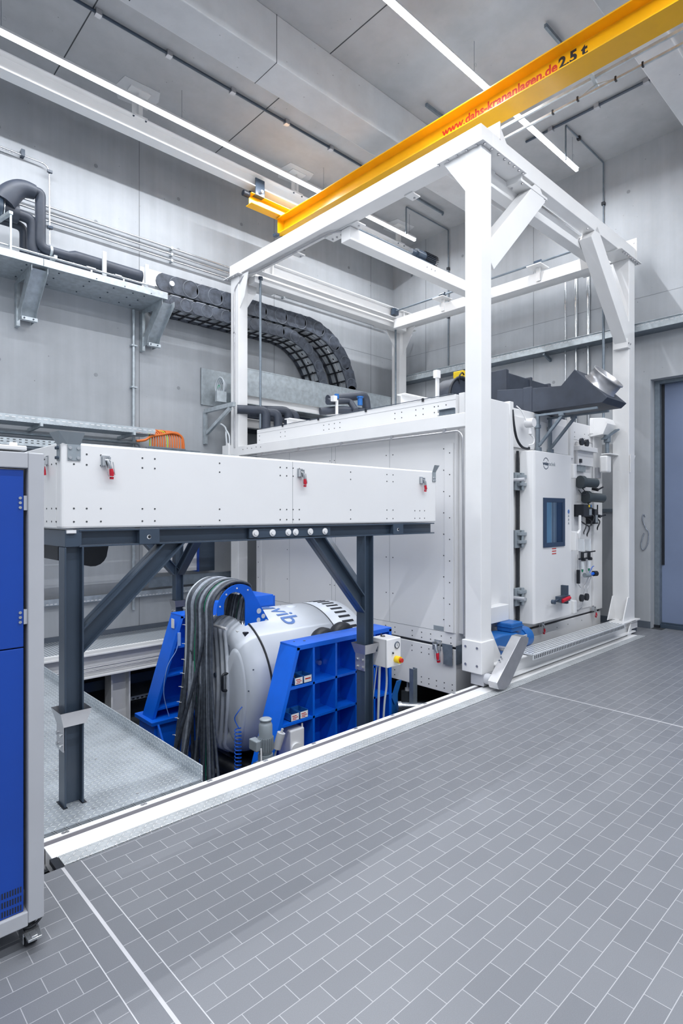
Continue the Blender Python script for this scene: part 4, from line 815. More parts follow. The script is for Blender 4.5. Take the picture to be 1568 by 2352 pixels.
def brace(a, b, up): return P('diagonal_brace', MB().hbeam(a, b, 0.10, 0.10, 0.010, 0.008, up), TF, tb, bevel=0.001)
def cut_brace(x0, z0, m, xc, zt=1.457):
    # front brace mitred against the leg flange (x = xc) and the beam (z = zt)
    q = math.sqrt(1+m*m); mb = MB()
    def strip(a, b, y0, y1):
        za, zb = m*(xc-x0)+z0+a*q, m*(xc-x0)+z0+b*q
        mb.prism([(xc, za), (xc, zb), ((zt-z0-b*q)/m+x0, zt), ((zt-z0-a*q)/m+x0, zt)], 'y', y0, y1)
    strip(-0.052, 0.052, 3.456, 3.464); strip(-0.052, -0.042, 3.41, 3.51); strip(0.042, 0.052, 3.41, 3.51)
    return P('diagonal_brace', mb, TF, tb)
cut_brace(1.186, 0.925, 0.955, 1.186); cut_brace(3.467, 0.885, -1.13, 3.467)
brace((3.52, 3.50, 0.93), (3.52, 4.08, 1.48), (0,-1,1))
brace((3.48, 6.80, 0.90), (2.95, 6.80, 1.47), (1,0,1)); brace((3.52, 6.76, 0.90), (3.52, 6.18, 1.47), (0,1,1)); brace((1.18, 6.8, 0.9), (1.75, 6.8, 1.47), (-1,0,1))
P('levelling_pad', MB().box(1.09, 1.14, 3.40, 3.43, 1.535, 1.553), 'label', tb)
one('drain_duct', MB().prism([(1.15, 1.45), (1.15, 1.36)]+[(1.36+0.09*math.cos(math.radians(a)), 1.40+0.09*math.sin(math.radians(a))) for a in range(-100, 1, 20)]+[(1.46, 1.45)], 'y', 3.75, 5.6), 'black', 'black rounded duct below the slate frame behind its near leg', 'duct')
# white tray
BX0, BX1, BY0, BY1, BZ0, BZ1 = 1.064, 4.435, 3.41, 6.95, 1.562, 2.045
bt = T('chamber_collar', 'shallow white sheet-metal box with red latches on the slate steel frame', 'box', (2.75, 5.18, BZ0))
P('front_panel', MB().box(BX0, BX1, BY0, BY0+0.09, BZ0, BZ1), 'panel', bt, bevel=0.012)
P('side_panel', MB().box(BX0, BX0+0.09, BY0+0.09, BY1-0.09, BZ0, BZ1), 'panel', bt, bevel=0.006)
P('side_panel', MB().box(BX1-0.09, BX1, BY0+0.09, BY1-0.09, BZ0, BZ1), 'panel', bt, bevel=0.006)
P('rear_panel', MB().box(BX0, BX1, BY1-0.09, BY1, BZ0, BZ1), 'panel', bt, bevel=0.006)
P('panel_seam', MB().box(2.695, 2.6975, BY0-0.001, BY0, BZ0+0.01, BZ1-0.012), 'seam', bt)
rv = []
for x in (1.20, 1.28, 1.53, 1.61, 2.07, 2.58, 2.64, 2.70, 2.76, 3.30, 3.74, 3.82, 4.12, 4.19, 4.26): rv += [(x, BY0, z) for z in ((1.60, 1.675, 1.925, 1.985) if x not in (4.12, 4.19, 4.26) else (1.60, 1.67))]
rv += [(1.13, BY0, z) for z in (1.60, 1.675, 1.925)]
rs = [(BX0, y, z) for y in (3.50, 3.58, 3.67, 3.76, 3.9, 4.1) for z in (1.60, 1.675)]+[(BX0, y, 1.93) for y in (3.5, 3.58, 3.67)]
P('rivets', MB().dots(rv, (0,-1,0), 0.0055, 0.002).dots(rs, (-1,0,0), 0.0055, 0.002), 'joint', bt)
for x in (1.305, 2.765, 4.21): clamp(bt, x, BY0, 1.985, 'y', 0.95)
b_ = clamp(bt, BX0, 3.655, 1.985, 'x', 0.8)
def funnel(x0, x1, lean):
    m = MB().box(x0, x1, BY0-0.006, BY0-0.002, 1.945, 2.035)
    m.add([(x0, BY0-0.004, 2.035), (x1, BY0-0.004, 2.035), (x1+lean*0.012, BY0-0.04, 2.10), (x0-0.012, BY0-0.04, 2.10), (x0, BY0-0.001, 2.035), (x1, BY0-0.001, 2.035), (x1+lean*0.012, BY0-0.036, 2.10), (x0-0.012, BY0-0.036, 2.10)], [(0,1,2,3),(4,7,6,5),(0,3,7,4),(1,5,6,2),(3,2,6,7)])
    return m
fk = P('corner_guide', funnel(1.095, 1.165, 1), 'greycast', bt, 'grey flared corner guide')
P('corner_guide_side', MB().box(BX0-0.006, BX0-0.002, 3.43, 3.475, 1.945, 2.035).add([(BX0-0.004, 3.43, 2.035), (BX0-0.004, 3.475, 2.035), (BX0-0.04, 3.49, 2.10), (BX0-0.03, 3.36, 2.10), (1.095, BY0-0.004, 2.035), (1.095, BY0-0.04, 2.10)], [(0,1,2,3), (4,0,3,5)]), 'greycast', fk)
P('bolts', MB().dots([(x, BY0-0.006, z) for x in (1.108, 1.152) for z in (1.96, 2.015)], (0,-1,0), 0.009, 0.006, 12), 'chrome', fk)
P('bolts', MB().dots([(BX0-0.006, y, z) for y in (3.44, 3.468) for z in (1.96, 2.015)], (-1,0,0), 0.009, 0.010, 10), 'steel', fk)
fk = P('corner_guide', funnel(4.375, 4.425, 1), 'greycast', bt, 'grey flared corner guide'); P('bolts', MB().dots([(x, BY0-0.006, z) for x in (4.385, 4.415) for z in (1.955, 1.985)], (0,-1,0), 0.008, 0.006, 8), 'chrome', fk)
# control box on the frame leg
t = T('control_box', 'small white control box with yellow emergency stop beside the slate frame leg', 'control box', (3.70, 3.38, 0.33))
P('box', MB().box(3.625, 3.80, 3.30, 3.48, 0.335, 0.575), 'label', t, bevel=0.006)
P('lid_line', MB().box(3.624, 3.801, 3.318, 3.321, 0.337, 0.573), 'seam', t)
P('gauge', MB().lathe((3.745, 3.30, 0.515), (0,-1,0), [(0, 0.030), (0.008, 0.030), (0.008, 0.024)], 20), 'steel', t); P('gauge_face', MB().cyl((3.745, 3.30, 0.515), (3.745, 3.295, 0.515), 0.025, 18), 'label', t); P('gauge_needle', MB().box(3.743, 3.748, 3.2935, 3.295, 0.505, 0.530), 'steel', t)
P('switch_label', MB().box(3.675, 3.705, 3.297, 3.30, 0.435, 0.475), 'clear', t); P('switch', MB().cyl((3.69, 3.30, 0.455), (3.69, 3.288, 0.455), 0.008, 12), 'black', t)
es = P('emergency_stop_collar', MB().cyl((3.735, 3.30, 0.395), (3.735, 3.25, 0.395), 0.030, 20), 'estop', t, 'yellow emergency stop collar'); P('stop_button', MB().cyl((3.735, 3.25, 0.395), (3.735, 3.228, 0.395), 0.018, 16), 'redtext', es, 'red stop button', bevel=0.003)
P('key_lock', MB().cyl((3.62, 3.42, 0.50), (3.605, 3.42, 0.50), 0.018, 12).box(3.60, 3.606, 3.395, 3.41, 0.465, 0.50), 'steel', t); P('eye_bolt', MB().tube([(3.70, 3.44, 0.575), (3.69, 3.43, 0.60)], 0.006).tube(arc_pts := [(3.70+0.02*math.cos(a), 3.42+0.02*math.sin(a), 0.58) for a in [0, 1, 2, 3, 4, 5, 6]], 0.003), 'black', t)
P('supply_cable', MB().tube(smooth_path([(3.66, 3.42, 0.34), (3.655, 3.43, 0.0), (3.64, 3.44, -0.6), (3.63, 3.44, -1.05)]), 0.011), 'cablegrey', t)
P('supply_cable', MB().tube(smooth_path([(3.65, 3.44, 0.34), (3.62, 3.46, 0.05), (3.585, 3.46, -0.2), (3.58, 3.45, -1.0)]), 0.005), 'cablegrey', t)
P('supply_cable', MB().tube(smooth_path([(3.72, 3.40, 0.34), (3.725, 3.40, 0.15), (3.70, 3.41, -0.1), (3.66, 3.42, -1.0)]), 0.009), 'cablegrey', t)
P('brackets', MB().box(3.57, 3.62, 3.46, 3.48, 0.50, 0.54).box(3.57, 3.62, 3.46, 3.48, 0.36, 0.39), 'galvdk', t)
# =====================================================================
# VIBRATION SHAKER IN THE PIT
# =====================================================================
sh = T('vibration_shaker', 'white vibration shaker drum between blue steel side stands in the pit', 'vibration shaker', (3.5, 4.86, -1.1))
YC = 4.86
P('drum', MB().lathe((0, YC, 0), (1,0,0), [(3.10, 0.2), (3.10, 0.655), (3.115, 0.665), (3.62, 0.67), (4.02, 0.665), (4.02, 0.2)], 64), 'fibre', sh)
P('drum_seam', MB().lathe((0, YC, 0), (1,0,0), [(3.092, 0.655), (3.092, 0.668), (3.104, 0.668)], 64).lathe((0, YC, 0), (1,0,0), [(4.018, 0.667), (4.030, 0.667)], 64), 'black', sh)
P('vent_cap', MB().lathe((0, YC, 0), (1,0,0), [(4.03, 0.2), (4.03, 0.665), (4.42, 0.655), (4.44, 0.64), (4.44, 0.0)], 64), 'fibre', sh)
P('top_hatch', MB().lathe((3.78, YC-0.05, 0.655), (0,0,1), [(0.0, 0.06), (0.02, 0.055), (0.02, 0.001)], 20), 'fibre', sh)
sl = MB()
for i in range(40):
    a = math.radians(118-i*6.2); r = 0.662
    m0 = Vector((4.17, YC-r*math.cos(a), r*math.sin(a))); m1 = Vector((4.33, YC-(r-0.004)*math.cos(a), (r-0.004)*math.sin(a)))
    sl.bar(m0, m1, 0.026, 0.008, (0, -math.cos(a), math.sin(a)))
P('vent_slots', sl, 'black', sh)
pr = [(3.09, 0.655), (3.03, 0.640), (2.965, 0.60), (2.93, 0.545), (2.925, 0.47), (2.945, 0.44), (2.955, 0.0)]
cv = P('end_cover', MB().lathe((0, YC, 0), (1,0,0), pr, 64), 'fibre', sh)
rb = MB()
for k in range(6):
    y = YC-0.16+k*0.085; zz = math.sqrt(max(0.575**2-(y-YC)**2, 0.02)); n = 14
    pts = [(3.03, y+0.03, -zz-0.07)]+[(2.930-0.010*math.sin(math.pi*i/n), y-0.07*math.sin(math.pi*i/n)+0.03, -zz+2*zz*i/n) for i in range(n+1)]+[(3.03, y+0.03, zz+0.07)]
    rb.tube(smooth_path(pts, 2), 0.021, 8)
P('cover_ribs', rb, 'fibre', cv)
dm = MB().lathe((2.925, 4.545, 0.0), (1,0,0), [(0.035, 0.52), (0.0, 0.50), (-0.010, 0.46), (0.004, 0.001)], 44)
dm.v = [(a, 4.545+(b-4.545)*0.36, c*0.86-0.03) for a, b, c in dm.v]
P('dished_panel', dm, 'fibre', cv)
P('handle', MB().tube(round_path([(2.92, 4.66, 0.155), (2.86, 4.66, 0.15), (2.86, 4.66, 0.0), (2.92, 4.66, -0.005)], 0.02), 0.013, 10), 'black', cv, 'black grab handle')
P('fasteners', MB().cyl((2.91, 4.86, 0.10), (2.895, 4.86, 0.10), 0.022, 12).cyl((2.93, 4.33, 0.06), (2.92, 4.33, 0.06), 0.006, 8).cyl((2.96, 4.30, 0.25), (2.95, 4.3, 0.25), 0.006, 8), 'steel', cv)
P('cover_clips', MB().box(3.0, 3.04, 4.5, 4.54, 0.50, 0.545).box(2.97, 3.01, 4.76, 4.80, 0.53, 0.575), 'black', cv)
# lettering wrapped on the drum
def wrap(u, v, ww, x0=3.50, a0=math.radians(100), r=0.672):
    a = a0-u/r; return (x0+v, YC-(r+ww)*math.cos(a), (r+ww)*math.sin(a))
P('lettering', textmb('vib', 0.29, lambda u, v, ww: wrap(u, v, ww, 3.47, math.radians(84)), 0.0012, 1.0, 0.002), 'logoblue', sh)
lg = MB()
for (u0, u1, sk) in ((0.0, 0.07, 0.05), (0.09, 0.15, 0.05)):
    q = [(u0, 0.0), (u1, 0.0), (u1+sk, 0.15), (u0+sk, 0.15)]
    lg.add([wrap(a, b, 0.003, 3.42, math.radians(101)) for a, b in q], [(0,1,2,3)])
P('logo_mark', lg, 'logoblue', sh)
def stand(y0, y1, name):
    # web plate at y1, flanges and ribs standing out to y0
    ys, ye = (y0, y1); m = MB()
    def pl(p, q, th=0.028): m.bar((p[0], (ys+ye)/2, p[1]), (q[0], (ys+ye)/2, q[1]), abs(ye-ys), th)
    s = T_ = P(name, MB().prism([(3.02, 0.53), (4.17, 0.53), (4.17, -0.52), (2.69, -0.52)], 'y', ye-0.015, ye), 'blue', sh)
    pl((3.01, 0.525), (4.18, 0.525), 0.04); pl((3.03, 0.53), (2.69, -0.55), 0.036); pl((4.165, 0.53), (4.165, -1.1), 0.036)
    P('flanges', m, 'blue', s, bevel=0.002); m = MB()
    def pr_(p, q, th=0.022): m.bar((p[0], (ys+ye)/2+0.003, p[1]), (q[0], (ys+ye)/2+0.003, q[1]), abs(ye-ys)-0.006, th)
    for x in (3.20, 3.46, 3.71, 3.95): pr_((x, 0.52), (x, -0.54))
    for z in (0.20, -0.09, -0.42): pr_((3.02-(0.53-z)*0.315, z), (4.16, z))
    P('ribs', m, 'blue', s, bevel=0.001); return s
ns = stand(3.75, 3.98, 'side_stand')
P('hole_plugs', MB().cyl((3.05+0.13, 3.86, 0.545), (3.18, 3.86, 0.547), 0.012, 10).cyl((3.10, 3.90, 0.545), (3.10, 3.90, 0.547), 0.008, 10), 'joint', ns)
P('gauge', MB().cyl((3.76, 3.965, 0.08), (3.76, 3.94, 0.08), 0.045, 18), 'greycast', ns); P('bolt', MB().cyl((3.42, 3.965, 0.30), (3.42, 3.93, 0.30), 0.022, 10), 'chrome', ns)
fs = stand(5.75, 5.98, 'side_stand')
P('rating_plate', MB().box(2.955, 2.96, 5.80, 5.86, 0.40, 0.50), 'label', fs)
P('levelling_cable', MB().tube(smooth_path([(2.98, 5.74, 0.32), (2.95, 5.73, 0.18), (2.84, 5.72, 0.02), (2.80, 5.72, -0.25), (2.85, 5.70, -0.5)]), 0.004).box(2.97, 3.0, 5.73, 5.75, 0.22, 0.36), 'ltblue', fs)
for y0, y1 in ((3.72, 4.06), (5.66, 6.08)):
    P('base_block', MB().box(2.64, 4.22, y0, y1, -0.55, -0.51).box(2.68, 4.2, y0+0.03, y1-0.03, -1.06, -0.55).box(2.6, 4.25, y0-0.02, y1+0.04, -1.10, -1.04), 'blue', sh, bevel=0.004)
P('base_gusset', MB().prism([(5.66, -0.54), (5.35, -0.95), (5.30, -1.0), (5.66, -1.0)], 'x', 2.70, 2.72), 'blue', sh)
P('base_frame', MB().box(2.58, 2.72, 3.7, 6.1, -1.10, -0.95).box(4.2, 4.34, 3.7, 6.1, -1.10, -0.95), 'blue', sh, bevel=0.004)
bl = MB()
for k in range(5): bl.lathe((3.0+0.13*k, YC-0.45, -0.78), (0,1,0), [(0, 0.05), (0.0, 0.075), (1.0, 0.075), (1.0, 0.05)], 16)
P('base_bellows', bl, 'black', sh)
P('trunnion_air_spring', MB().lathe((3.60, 4.02, 0.44), (0,1,0), [(0, 0.06), (0.0, 0.11), (0.04, 0.13), (0.10, 0.13), (0.14, 0.11)], 28), 'black', sh); P('trunnion_air_spring', MB().lathe((3.84, 4.02, 0.46), (0,1,0), [(0, 0.06), (0.0, 0.11), (0.04, 0.13), (0.10, 0.13), (0.14, 0.11)], 28), 'black', sh)
P('trunnion_bracket', MB().box(3.35, 4.0, 3.98, 4.10, 0.22, 0.44).cyl((3.7, 3.98, 0.05), (3.7, 4.25, 0.05), 0.30, 28), 'blue', sh)
P('trunnion_bracket', MB().cyl((3.7, 5.5, 0.05), (3.7, 5.75, 0.05), 0.30, 28).box(3.3, 4.16, 5.60, 5.75, 0.50, 0.66), 'blue', sh)
P('roof_bridge', MB().box(3.55, 3.95, 5.35, 5.75, 0.60, 0.72), 'blue', sh, bevel=0.004)
# hose arch
def arch(y, full):   # ring over the hoses; the near plate also has a solid slanting cheek
    po = arc(2.99, 0.745, 0.235, 190, 38, 18)
    if full: poly = arc(2.988, 0.755, 0.230, 190, 55, 18)+[(3.335, 0.60), (3.335, 0.535), (3.06, 0.535), (3.06, 0.80)]+arc(2.945, 0.80, 0.115, 0, 180, 14)+[(2.83, 0.72)]
    else: poly = po+[(3.155, 0.70)]+arc(2.985, 0.745, 0.170, 12, 190, 14)
    return MB().prism(poly, 'y', y, y+0.010)
ar = P('hose_arch', arch(4.585, True), 'blue', sh, 'blue arched hose guide plate', bevel=0.001)
P('lightening_holes', MB().cyl((3.215, 4.5845, 0.71), (3.215, 4.583, 0.71), 0.026, 16).cyl((3.265, 4.5845, 0.655), (3.265, 4.583, 0.655), 0.022, 16).cyl((3.265-0.055, 4.5845, 0.625), (3.21, 4.583, 0.625), 0.022, 16).cyl((3.30, 4.5845, 0.60), (3.30, 4.583, 0.60), 0.020, 16), 'fibre', ar)
P('bolts', MB().dots([(2.985+0.205*math.cos(math.radians(a)), 4.585, 0.745+0.205*math.sin(math.radians(a))) for a in (165, 130, 95, 60)]+[(3.13, 4.585, 0.57)], (0,-1,0), 0.008, 0.004, 10), 'label', ar)
P('foot', MB().box(3.18, 3.40, 4.53, 4.60, 0.52, 0.54), 'blue', ar)
P('hose_arch', arch(5.115, False), 'blue', sh, 'blue arched hose guide plate', bevel=0.001)
P('arch_tie_rod', MB().cyl((2.86, 4.59, 0.585), (2.86, 5.12, 0.585), 0.014, 10).cyl((2.99, 4.59, 0.90), (2.99, 5.12, 0.90), 0.014, 10), 'label', sh)
P('connector_rail', MB().box(2.97, 3.10, 4.58, 5.14, 0.535, 0.552), 'label', sh)
for i in range(16): P('hose_coupling', MB().lathe((3.06, 4.63+0.030*i, 0), (0,0,1), [(0.55, 0.001), (0.55, 0.016), (0.575, 0.016), (0.576, 0.022), (0.60, 0.022), (0.601, 0.016), (0.63, 0.016)], 8), 'chrome', sh)
# hoses over the arch
R_ = random.Random(3)
HG = 'charcoal hoses hanging over the blue arch'
NH = 24
for i in range(NH):
    f_ = i/(NH-1); y = 5.085-0.455*f_
    r = R_.uniform(0.0115, 0.0165); top = 0.255+R_.uniform(-0.004, 0.016)
    if i == 0: mat, r = 'cablegrey', 0.014
    elif i in (9, 17): mat, r = 'green', 0.006
    elif R_.random() < 0.40: mat = 'hoseg'
    else: mat = 'hose'
    dy = R_.uniform(-0.08, 0.12) - 0.24*f_ - (0.14 if i > 19 else 0)
    dx = R_.uniform(-0.24, 0.04)
    xo = 2.99-top
    pts = [(3.06, y, 0.60), (3.10, y, 0.80)]+[(2.985+top*math.cos(math.radians(a)), y, 0.745+top*math.sin(math.radians(a))) for a in (50, 80, 110, 140, 168)]
    pts += [(xo, y, 0.62), (xo-0.005, y+0.02*R_.uniform(-1, 1), 0.25), (xo+dx*0.35, y+dy*0.3, -0.25), (xo+dx*0.8, y+dy*0.75, -0.7), (xo+dx, y+dy, -1.06)]
    lab = 'charcoal hose, %s from the left in the bundle over the blue arch' % ORD[i]; grp = HG
    if mat == 'hoseg': lab = 'grey hose, %s from the left in the bundle over the blue arch' % ORD[i]; grp = 'grey hoses hanging over the blue arch'
    if mat == 'green': lab = 'thin green line %s the hose bundle over the blue arch' % ('in the left half of' if i == 9 else 'in the right half of'); grp = 'green lines among the hoses'
    if i == 0: lab = 'pale grey hose at the left edge of the bundle over the blue arch'; grp = None
    if i == NH-1: lab = 'charcoal hose nearest the right-hand arch plate, hanging clear of the bundle'; grp = None
    one('hose', MB().tube(smooth_path(pts, 5), r, 8), mat, lab, 'hose', grp)
# a few crossing hoses and the tied left cable
one('hose', MB().tube(smooth_path([(2.73, 4.74, 0.74), (2.71, 4.76, 0.45), (2.66, 4.84, 0.05), (2.60, 4.95, -0.35), (2.52, 5.02, -0.72), (2.45, 5.02, -0.98)], 5), 0.017, 8), 'hose', 'charcoal hose crossing diagonally in front of the hose bundle', 'hose')
tc = T('tied_cable_bundle', 'dark cable bundle with white ties along the left edge of the hoses', 'cable bundle', (2.7, 5.1, -1.05))
pp = smooth_path([(2.745, 5.12, 0.78), (2.74, 5.125, 0.3), (2.70, 5.13, -0.1), (2.62, 5.10, -0.55), (2.52, 5.04, -1.04)], 6)
P('cables', MB().tube(pp, 0.018, 8), 'hose', tc); zt = MB()
for k in range(1, len(pp)-1, 2): zt.cyl(pp[k]-Vector((0,0,0.003)), pp[k]+Vector((0,0,0.003)), 0.022, 10).bar(pp[k], pp[k]+Vector((-0.03, 0.03, 0)), 0.004, 0.004)
P('cable_ties', zt, 'label', tc)
one('air_hose', MB().tube(smooth_path([(2.915, 4.42, -0.10), (2.87, 4.42, -0.14), (2.85, 4.44, -0.20), (2.87, 4.40, -0.28)], 5)+[Vector((2.86+0.030*math.cos(a), 4.40+0.030*math.sin(a), -0.28-0.0052*a)) for a in [0.5*k for k in range(0, 260)]], 0.0045, 6), 'blue', 'blue coiled air hose hanging from the white shaker cover', 'air hose')
t = T('pump_motor', 'light grey ribbed pump motor standing by the blue side stand', 'pump', (2.60, 3.62, -0.98))
mo = P('motor_body', MB().lathe((2.60, 3.62, 0), (0,0,1), [(-0.19, 0.001), (-0.19, 0.045), (-0.17, 0.052), (0.03, 0.052), (0.045, 0.046), (0.06, 0.038), (0.065, 0.045), (0.075, 0.048), (0.08, 0.04), (0.08, 0.001)], 28), 'greycast', t)
fn = MB()
for i in range(22):
    a = 2*math.pi*i/22; fn.box(-0.002, 0.002, 0.05, 0.062, -0.16, -0.06)
    for k in range(8):
        v = fn.v[-8+k]; fn.v[-8+k] = (2.60+v[0]*math.cos(a)-v[1]*math.sin(a), 3.62+v[0]*math.sin(a)+v[1]*math.cos(a), v[2])
P('fins', fn, 'greycast', mo)
P('terminal_box', MB().box(2.50, 2.56, 3.60, 3.70, -0.15, -0.07), 'greycast', t, bevel=0.008)
P('gear_housing', MB().cyl((2.60, 3.62, -0.24), (2.60, 3.62, -0.19), 0.058, 20).cyl((2.52, 3.62, -0.31), (2.68, 3.62, -0.31), 0.075, 20).box(2.55, 2.65, 3.57, 3.67, -0.5, -0.25).box(2.5, 2.7, 3.52, 3.72, -1.0, -0.5), 'greycast', t)
P('accumulator', MB().cyl((2.69, 3.60, -0.17), (2.72, 3.58, -0.05), 0.032, 16).cyl((2.72, 3.58, -0.05), (2.728, 3.575, -0.02), 0.01, 8).cyl((2.675, 3.61, -0.24), (2.69, 3.6, -0.17), 0.008, 8), 'greyframe', t)
P('pipework', MB().tube(round_path([(2.53, 3.58, -0.12), (2.52, 3.56, -0.30), (2.56, 3.54, -0.38)], 0.03), 0.006).tube(smooth_path([(2.56, 3.53, -0.40), (2.62, 3.52, -0.33), (2.68, 3.53, -0.40)]), 0.006).tube(smooth_path([(2.675, 3.61, -0.24), (2.70, 3.58, -0.3), (2.66, 3.54, -0.4)]), 0.005), 'label', t)
t = T('pump_box', 'white pump unit sitting low inside the blue side stand', 'pump', (3.02, 3.80, -0.42))
P('casing', MB().box(2.95, 3.10, 3.76, 3.93, -0.41, -0.15), 'label', t, bevel=0.01); P('round_cover', MB().cyl((3.0, 3.76, -0.31), (3.0, 3.74, -0.31), 0.055, 20).cyl((3.09, 3.78, -0.15), (3.09, 3.78, -0.12), 0.008, 8), 'panel', t)
def bin_(x, z, txt, label, grp):
    t = T('parts_bin', label, 'parts bin', (x, 3.80, z), grp)
    m = MB().box(x-0.045, x+0.045, 3.77, 3.90, z, z+0.006).box(x-0.045, x+0.045, 3.77, 3.775, z, z+0.035).box(x-0.045, x-0.040, 3.77, 3.90, z, z+0.065).box(x+0.040, x+0.045, 3.77, 3.90, z, z+0.065).box(x-0.045, x+0.045, 3.895, 3.90, z, z+0.065)
    P('bin', m, 'motorblue', t, bevel=0.001); P('label_card', MB().box(x-0.040, x+0.040, 3.766, 3.770, z+0.004, z+0.058), 'label', t, 'white handwritten label')
    P('writing', MB().box(x-0.03, x+0.015, 3.7645, 3.766, z+0.040, z+0.046).box(x-0.025, x+0.028, 3.7645, 3.766, z+0.026, z+0.031).box(x-0.028, x+0.012, 3.7645, 3.766, z+0.013, z+0.018) if txt else MB().box(x-0.03, x+0.03, 3.7645, 3.766, z+0.030, z+0.040), 'redtext', t); return t
b0 = bin_(3.045, 0.215, 1, 'blue parts bin full of black screws, upper shelf left in the blue stand', 'blue parts bins in the blue stand')
P('screws', MB().ball((3.04, 3.84, 0.255), 0.022).ball((3.06, 3.86, 0.26), 0.018).ball((3.02, 3.82, 0.25), 0.018), 'black', b0)
bin_(3.142, 0.215, 0, 'blue parts bin on the upper shelf of the blue stand, beside the one with screws', 'blue parts bins in the blue stand')
bin_(3.005, -0.078, 1, 'blue parts bin on the lower shelf next to the slanting flange of the blue stand', 'blue parts bins in the blue stand')
bin_(3.102, -0.078, 1, 'blue parts bin on the lower shelf of the blue stand, right of the pair', 'blue parts bins in the blue stand')
# bits beyond the near stand
one('steel_post', MB().cbeam((4.38, 3.62, -0.55), (4.38, 3.62, 0.13), 0.06, 0.05, 0.006, (1,0,0)).box(4.35, 4.41, 3.60, 3.65, -1.1, -0.55), 'galvdk', 'short galvanised post rising from the pit in front of the white chamber', 'steel post')
one('pit_pipe', MB().cyl((4.24, 3.70, -0.22), (4.62, 3.45, -0.26), 0.032, 16).cyl((4.22, 3.71, -0.22), (4.25, 3.69, -0.22), 0.045, 16).box(4.40, 4.44, 3.55, 3.62, -1.1, -0.25), 'chrome', 'short bright pipe leaving the blue stand at the pit edge', 'pipe')
one('blue_link_plate', MB().prism([(4.20, -0.15), (4.28, 0.0), (4.34, 0.0), (4.24, -0.22)], 'y', 3.76, 3.775).box(4.15, 4.30, 3.775, 3.80, -0.6, -0.12), 'motorblue', 'small blue link plate at the right end of the blue side stand', 'bracket')
ft_ = T('levelling_foot', 'levelling foot of the white chamber above the dark pit', 'levelling foot', (4.95, 4.2, -1.1))
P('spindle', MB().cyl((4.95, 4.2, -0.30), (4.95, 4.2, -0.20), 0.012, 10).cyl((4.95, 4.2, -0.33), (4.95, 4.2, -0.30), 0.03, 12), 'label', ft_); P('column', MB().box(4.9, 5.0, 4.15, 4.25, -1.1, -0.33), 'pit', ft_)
one('pit_crossbeam', MB().bar((4.7, 4.3, -0.45), (5.6, 3.45, -0.45), 0.09, 0.02).box(4.68, 4.76, 4.24, 4.32, -1.1, -0.45), 'galvdk', 'flat steel strip crossing the pit below the chamber', 'steel strip')
# =====================================================================
# BLUE CABINET, FRONT LEFT
# =====================================================================
cb = T('blue_cabinet', 'tall light grey cabinet with royal blue doors on castors at the left edge', 'cabinet', (0.2, 2.75, 0))
KX0, KX1, KY0, KY1 = -0.30, 0.687, 2.40, 3.05
P('frame', MB().box(0.631, KX1, KY0, KY0+0.06, 0.10, 1.878).box(KX0, KX0+0.06, KY0, KY0+0.06, 0.09, 1.878).box(KX0, 0.631, KY0, KY0+0.06, 0.09, 0.145).box(KX0, 0.631, KY0, KY0+0.06, 1.818, 1.878), 'greyframe', cb, bevel=0.004)
P('side_panels', MB().box(KX1-0.03, KX1-0.004, KY0+0.06, KY1, 0.14, 1.87).box(KX0, KX0+0.03, KY0+0.06, KY1, 0.14, 1.87).box(KX0, KX1, KY1-0.03, KY1, 0.14, 1.87), 'greyframe', cb)
P('top', MB().box(KX0-0.02, KX1-0.06, KY0+0.0, KY1, 1.884, 1.902), 'white', cb, bevel=0.004); P('top_knob', MB().cyl((0.59, 2.44, 1.902), (0.59, 2.44, 1.916), 0.014, 16), 'white', cb)
P('bottom', MB().box(KX0, KX1-0.004, KY0+0.06, KY1, 0.092, 0.12), 'greyframe', cb)
d1 = P('upper_door', MB().box(KX0+0.06, 0.618, KY0+0.012, KY0+0.03, 1.145, 1.812), 'cabblue', cb, 'royal blue upper door', bevel=0.002)
d2 = P('lower_door', MB().box(KX0+0.06, 0.618, KY0+0.012, KY0+0.03, 0.147, 1.140), 'cabblue', cb, 'royal blue lower door with vent slots', bevel=0.002)
P('hinge_bolts', MB().dots([(0.606, KY0+0.012, z) for z in (1.706, 1.688, 1.670)]+[(0.606, KY0+0.012, z) for z in (1.275, 1.257, 1.239)], (0,-1,0), 0.0055, 0.004, 12), 'chrome', d1)
for z in (1.66, 1.23): P('hinge', MB().box(0.6185, 0.630, KY0+0.010, KY0+0.02, z, z+0.055), 'greyframe', d1)
vs = MB()
for r_ in range(3):
    for i in range(90):
        x = 0.608-i*0.0088
        if x > KX0+0.08: vs.box(x-0.0022, x+0.0022, KY0+0.0112, KY0+0.0122, 0.222-r_*0.034, 0.244-r_*0.034)
P('vent_slots', vs, 'black', d2)
cs_ = MB().box(0.60, 0.66, 2.40, 2.47, 0.05, 0.085)
for (x, y) in ((0.645, 2.44), (-0.25, 2.44), (0.645, 3.0), (-0.25, 3.0)):
    c = P('castor', MB().box(x-0.028, x+0.028, y-0.03, y+0.035, 0.048, 0.062).box(x-0.030, x-0.026, y-0.03, y+0.03, 0.02, 0.062).box(x+0.026, x+0.030, y-0.03, y+0.03, 0.02, 0.062).cyl((x, y+0.01, 0.06), (x, y+0.01, 0.095), 0.02, 14), 'chrome', cb, 'bright steel castor', bevel=0.002)
    P('wheel', MB().cyl((x-0.02, y, 0.035), (x+0.02, y, 0.035), 0.035, 20), 'black', c); P('brake_pedal', MB().prism([(x-0.026, y-0.085), (x+0.022, y-0.085), (x+0.028, y-0.03), (x-0.028, y-0.03)], 'z', 0.055, 0.064).box(x-0.012, x+0.010, y-0.075, y-0.04, 0.064, 0.067), 'chrome', c, bevel=0.002)
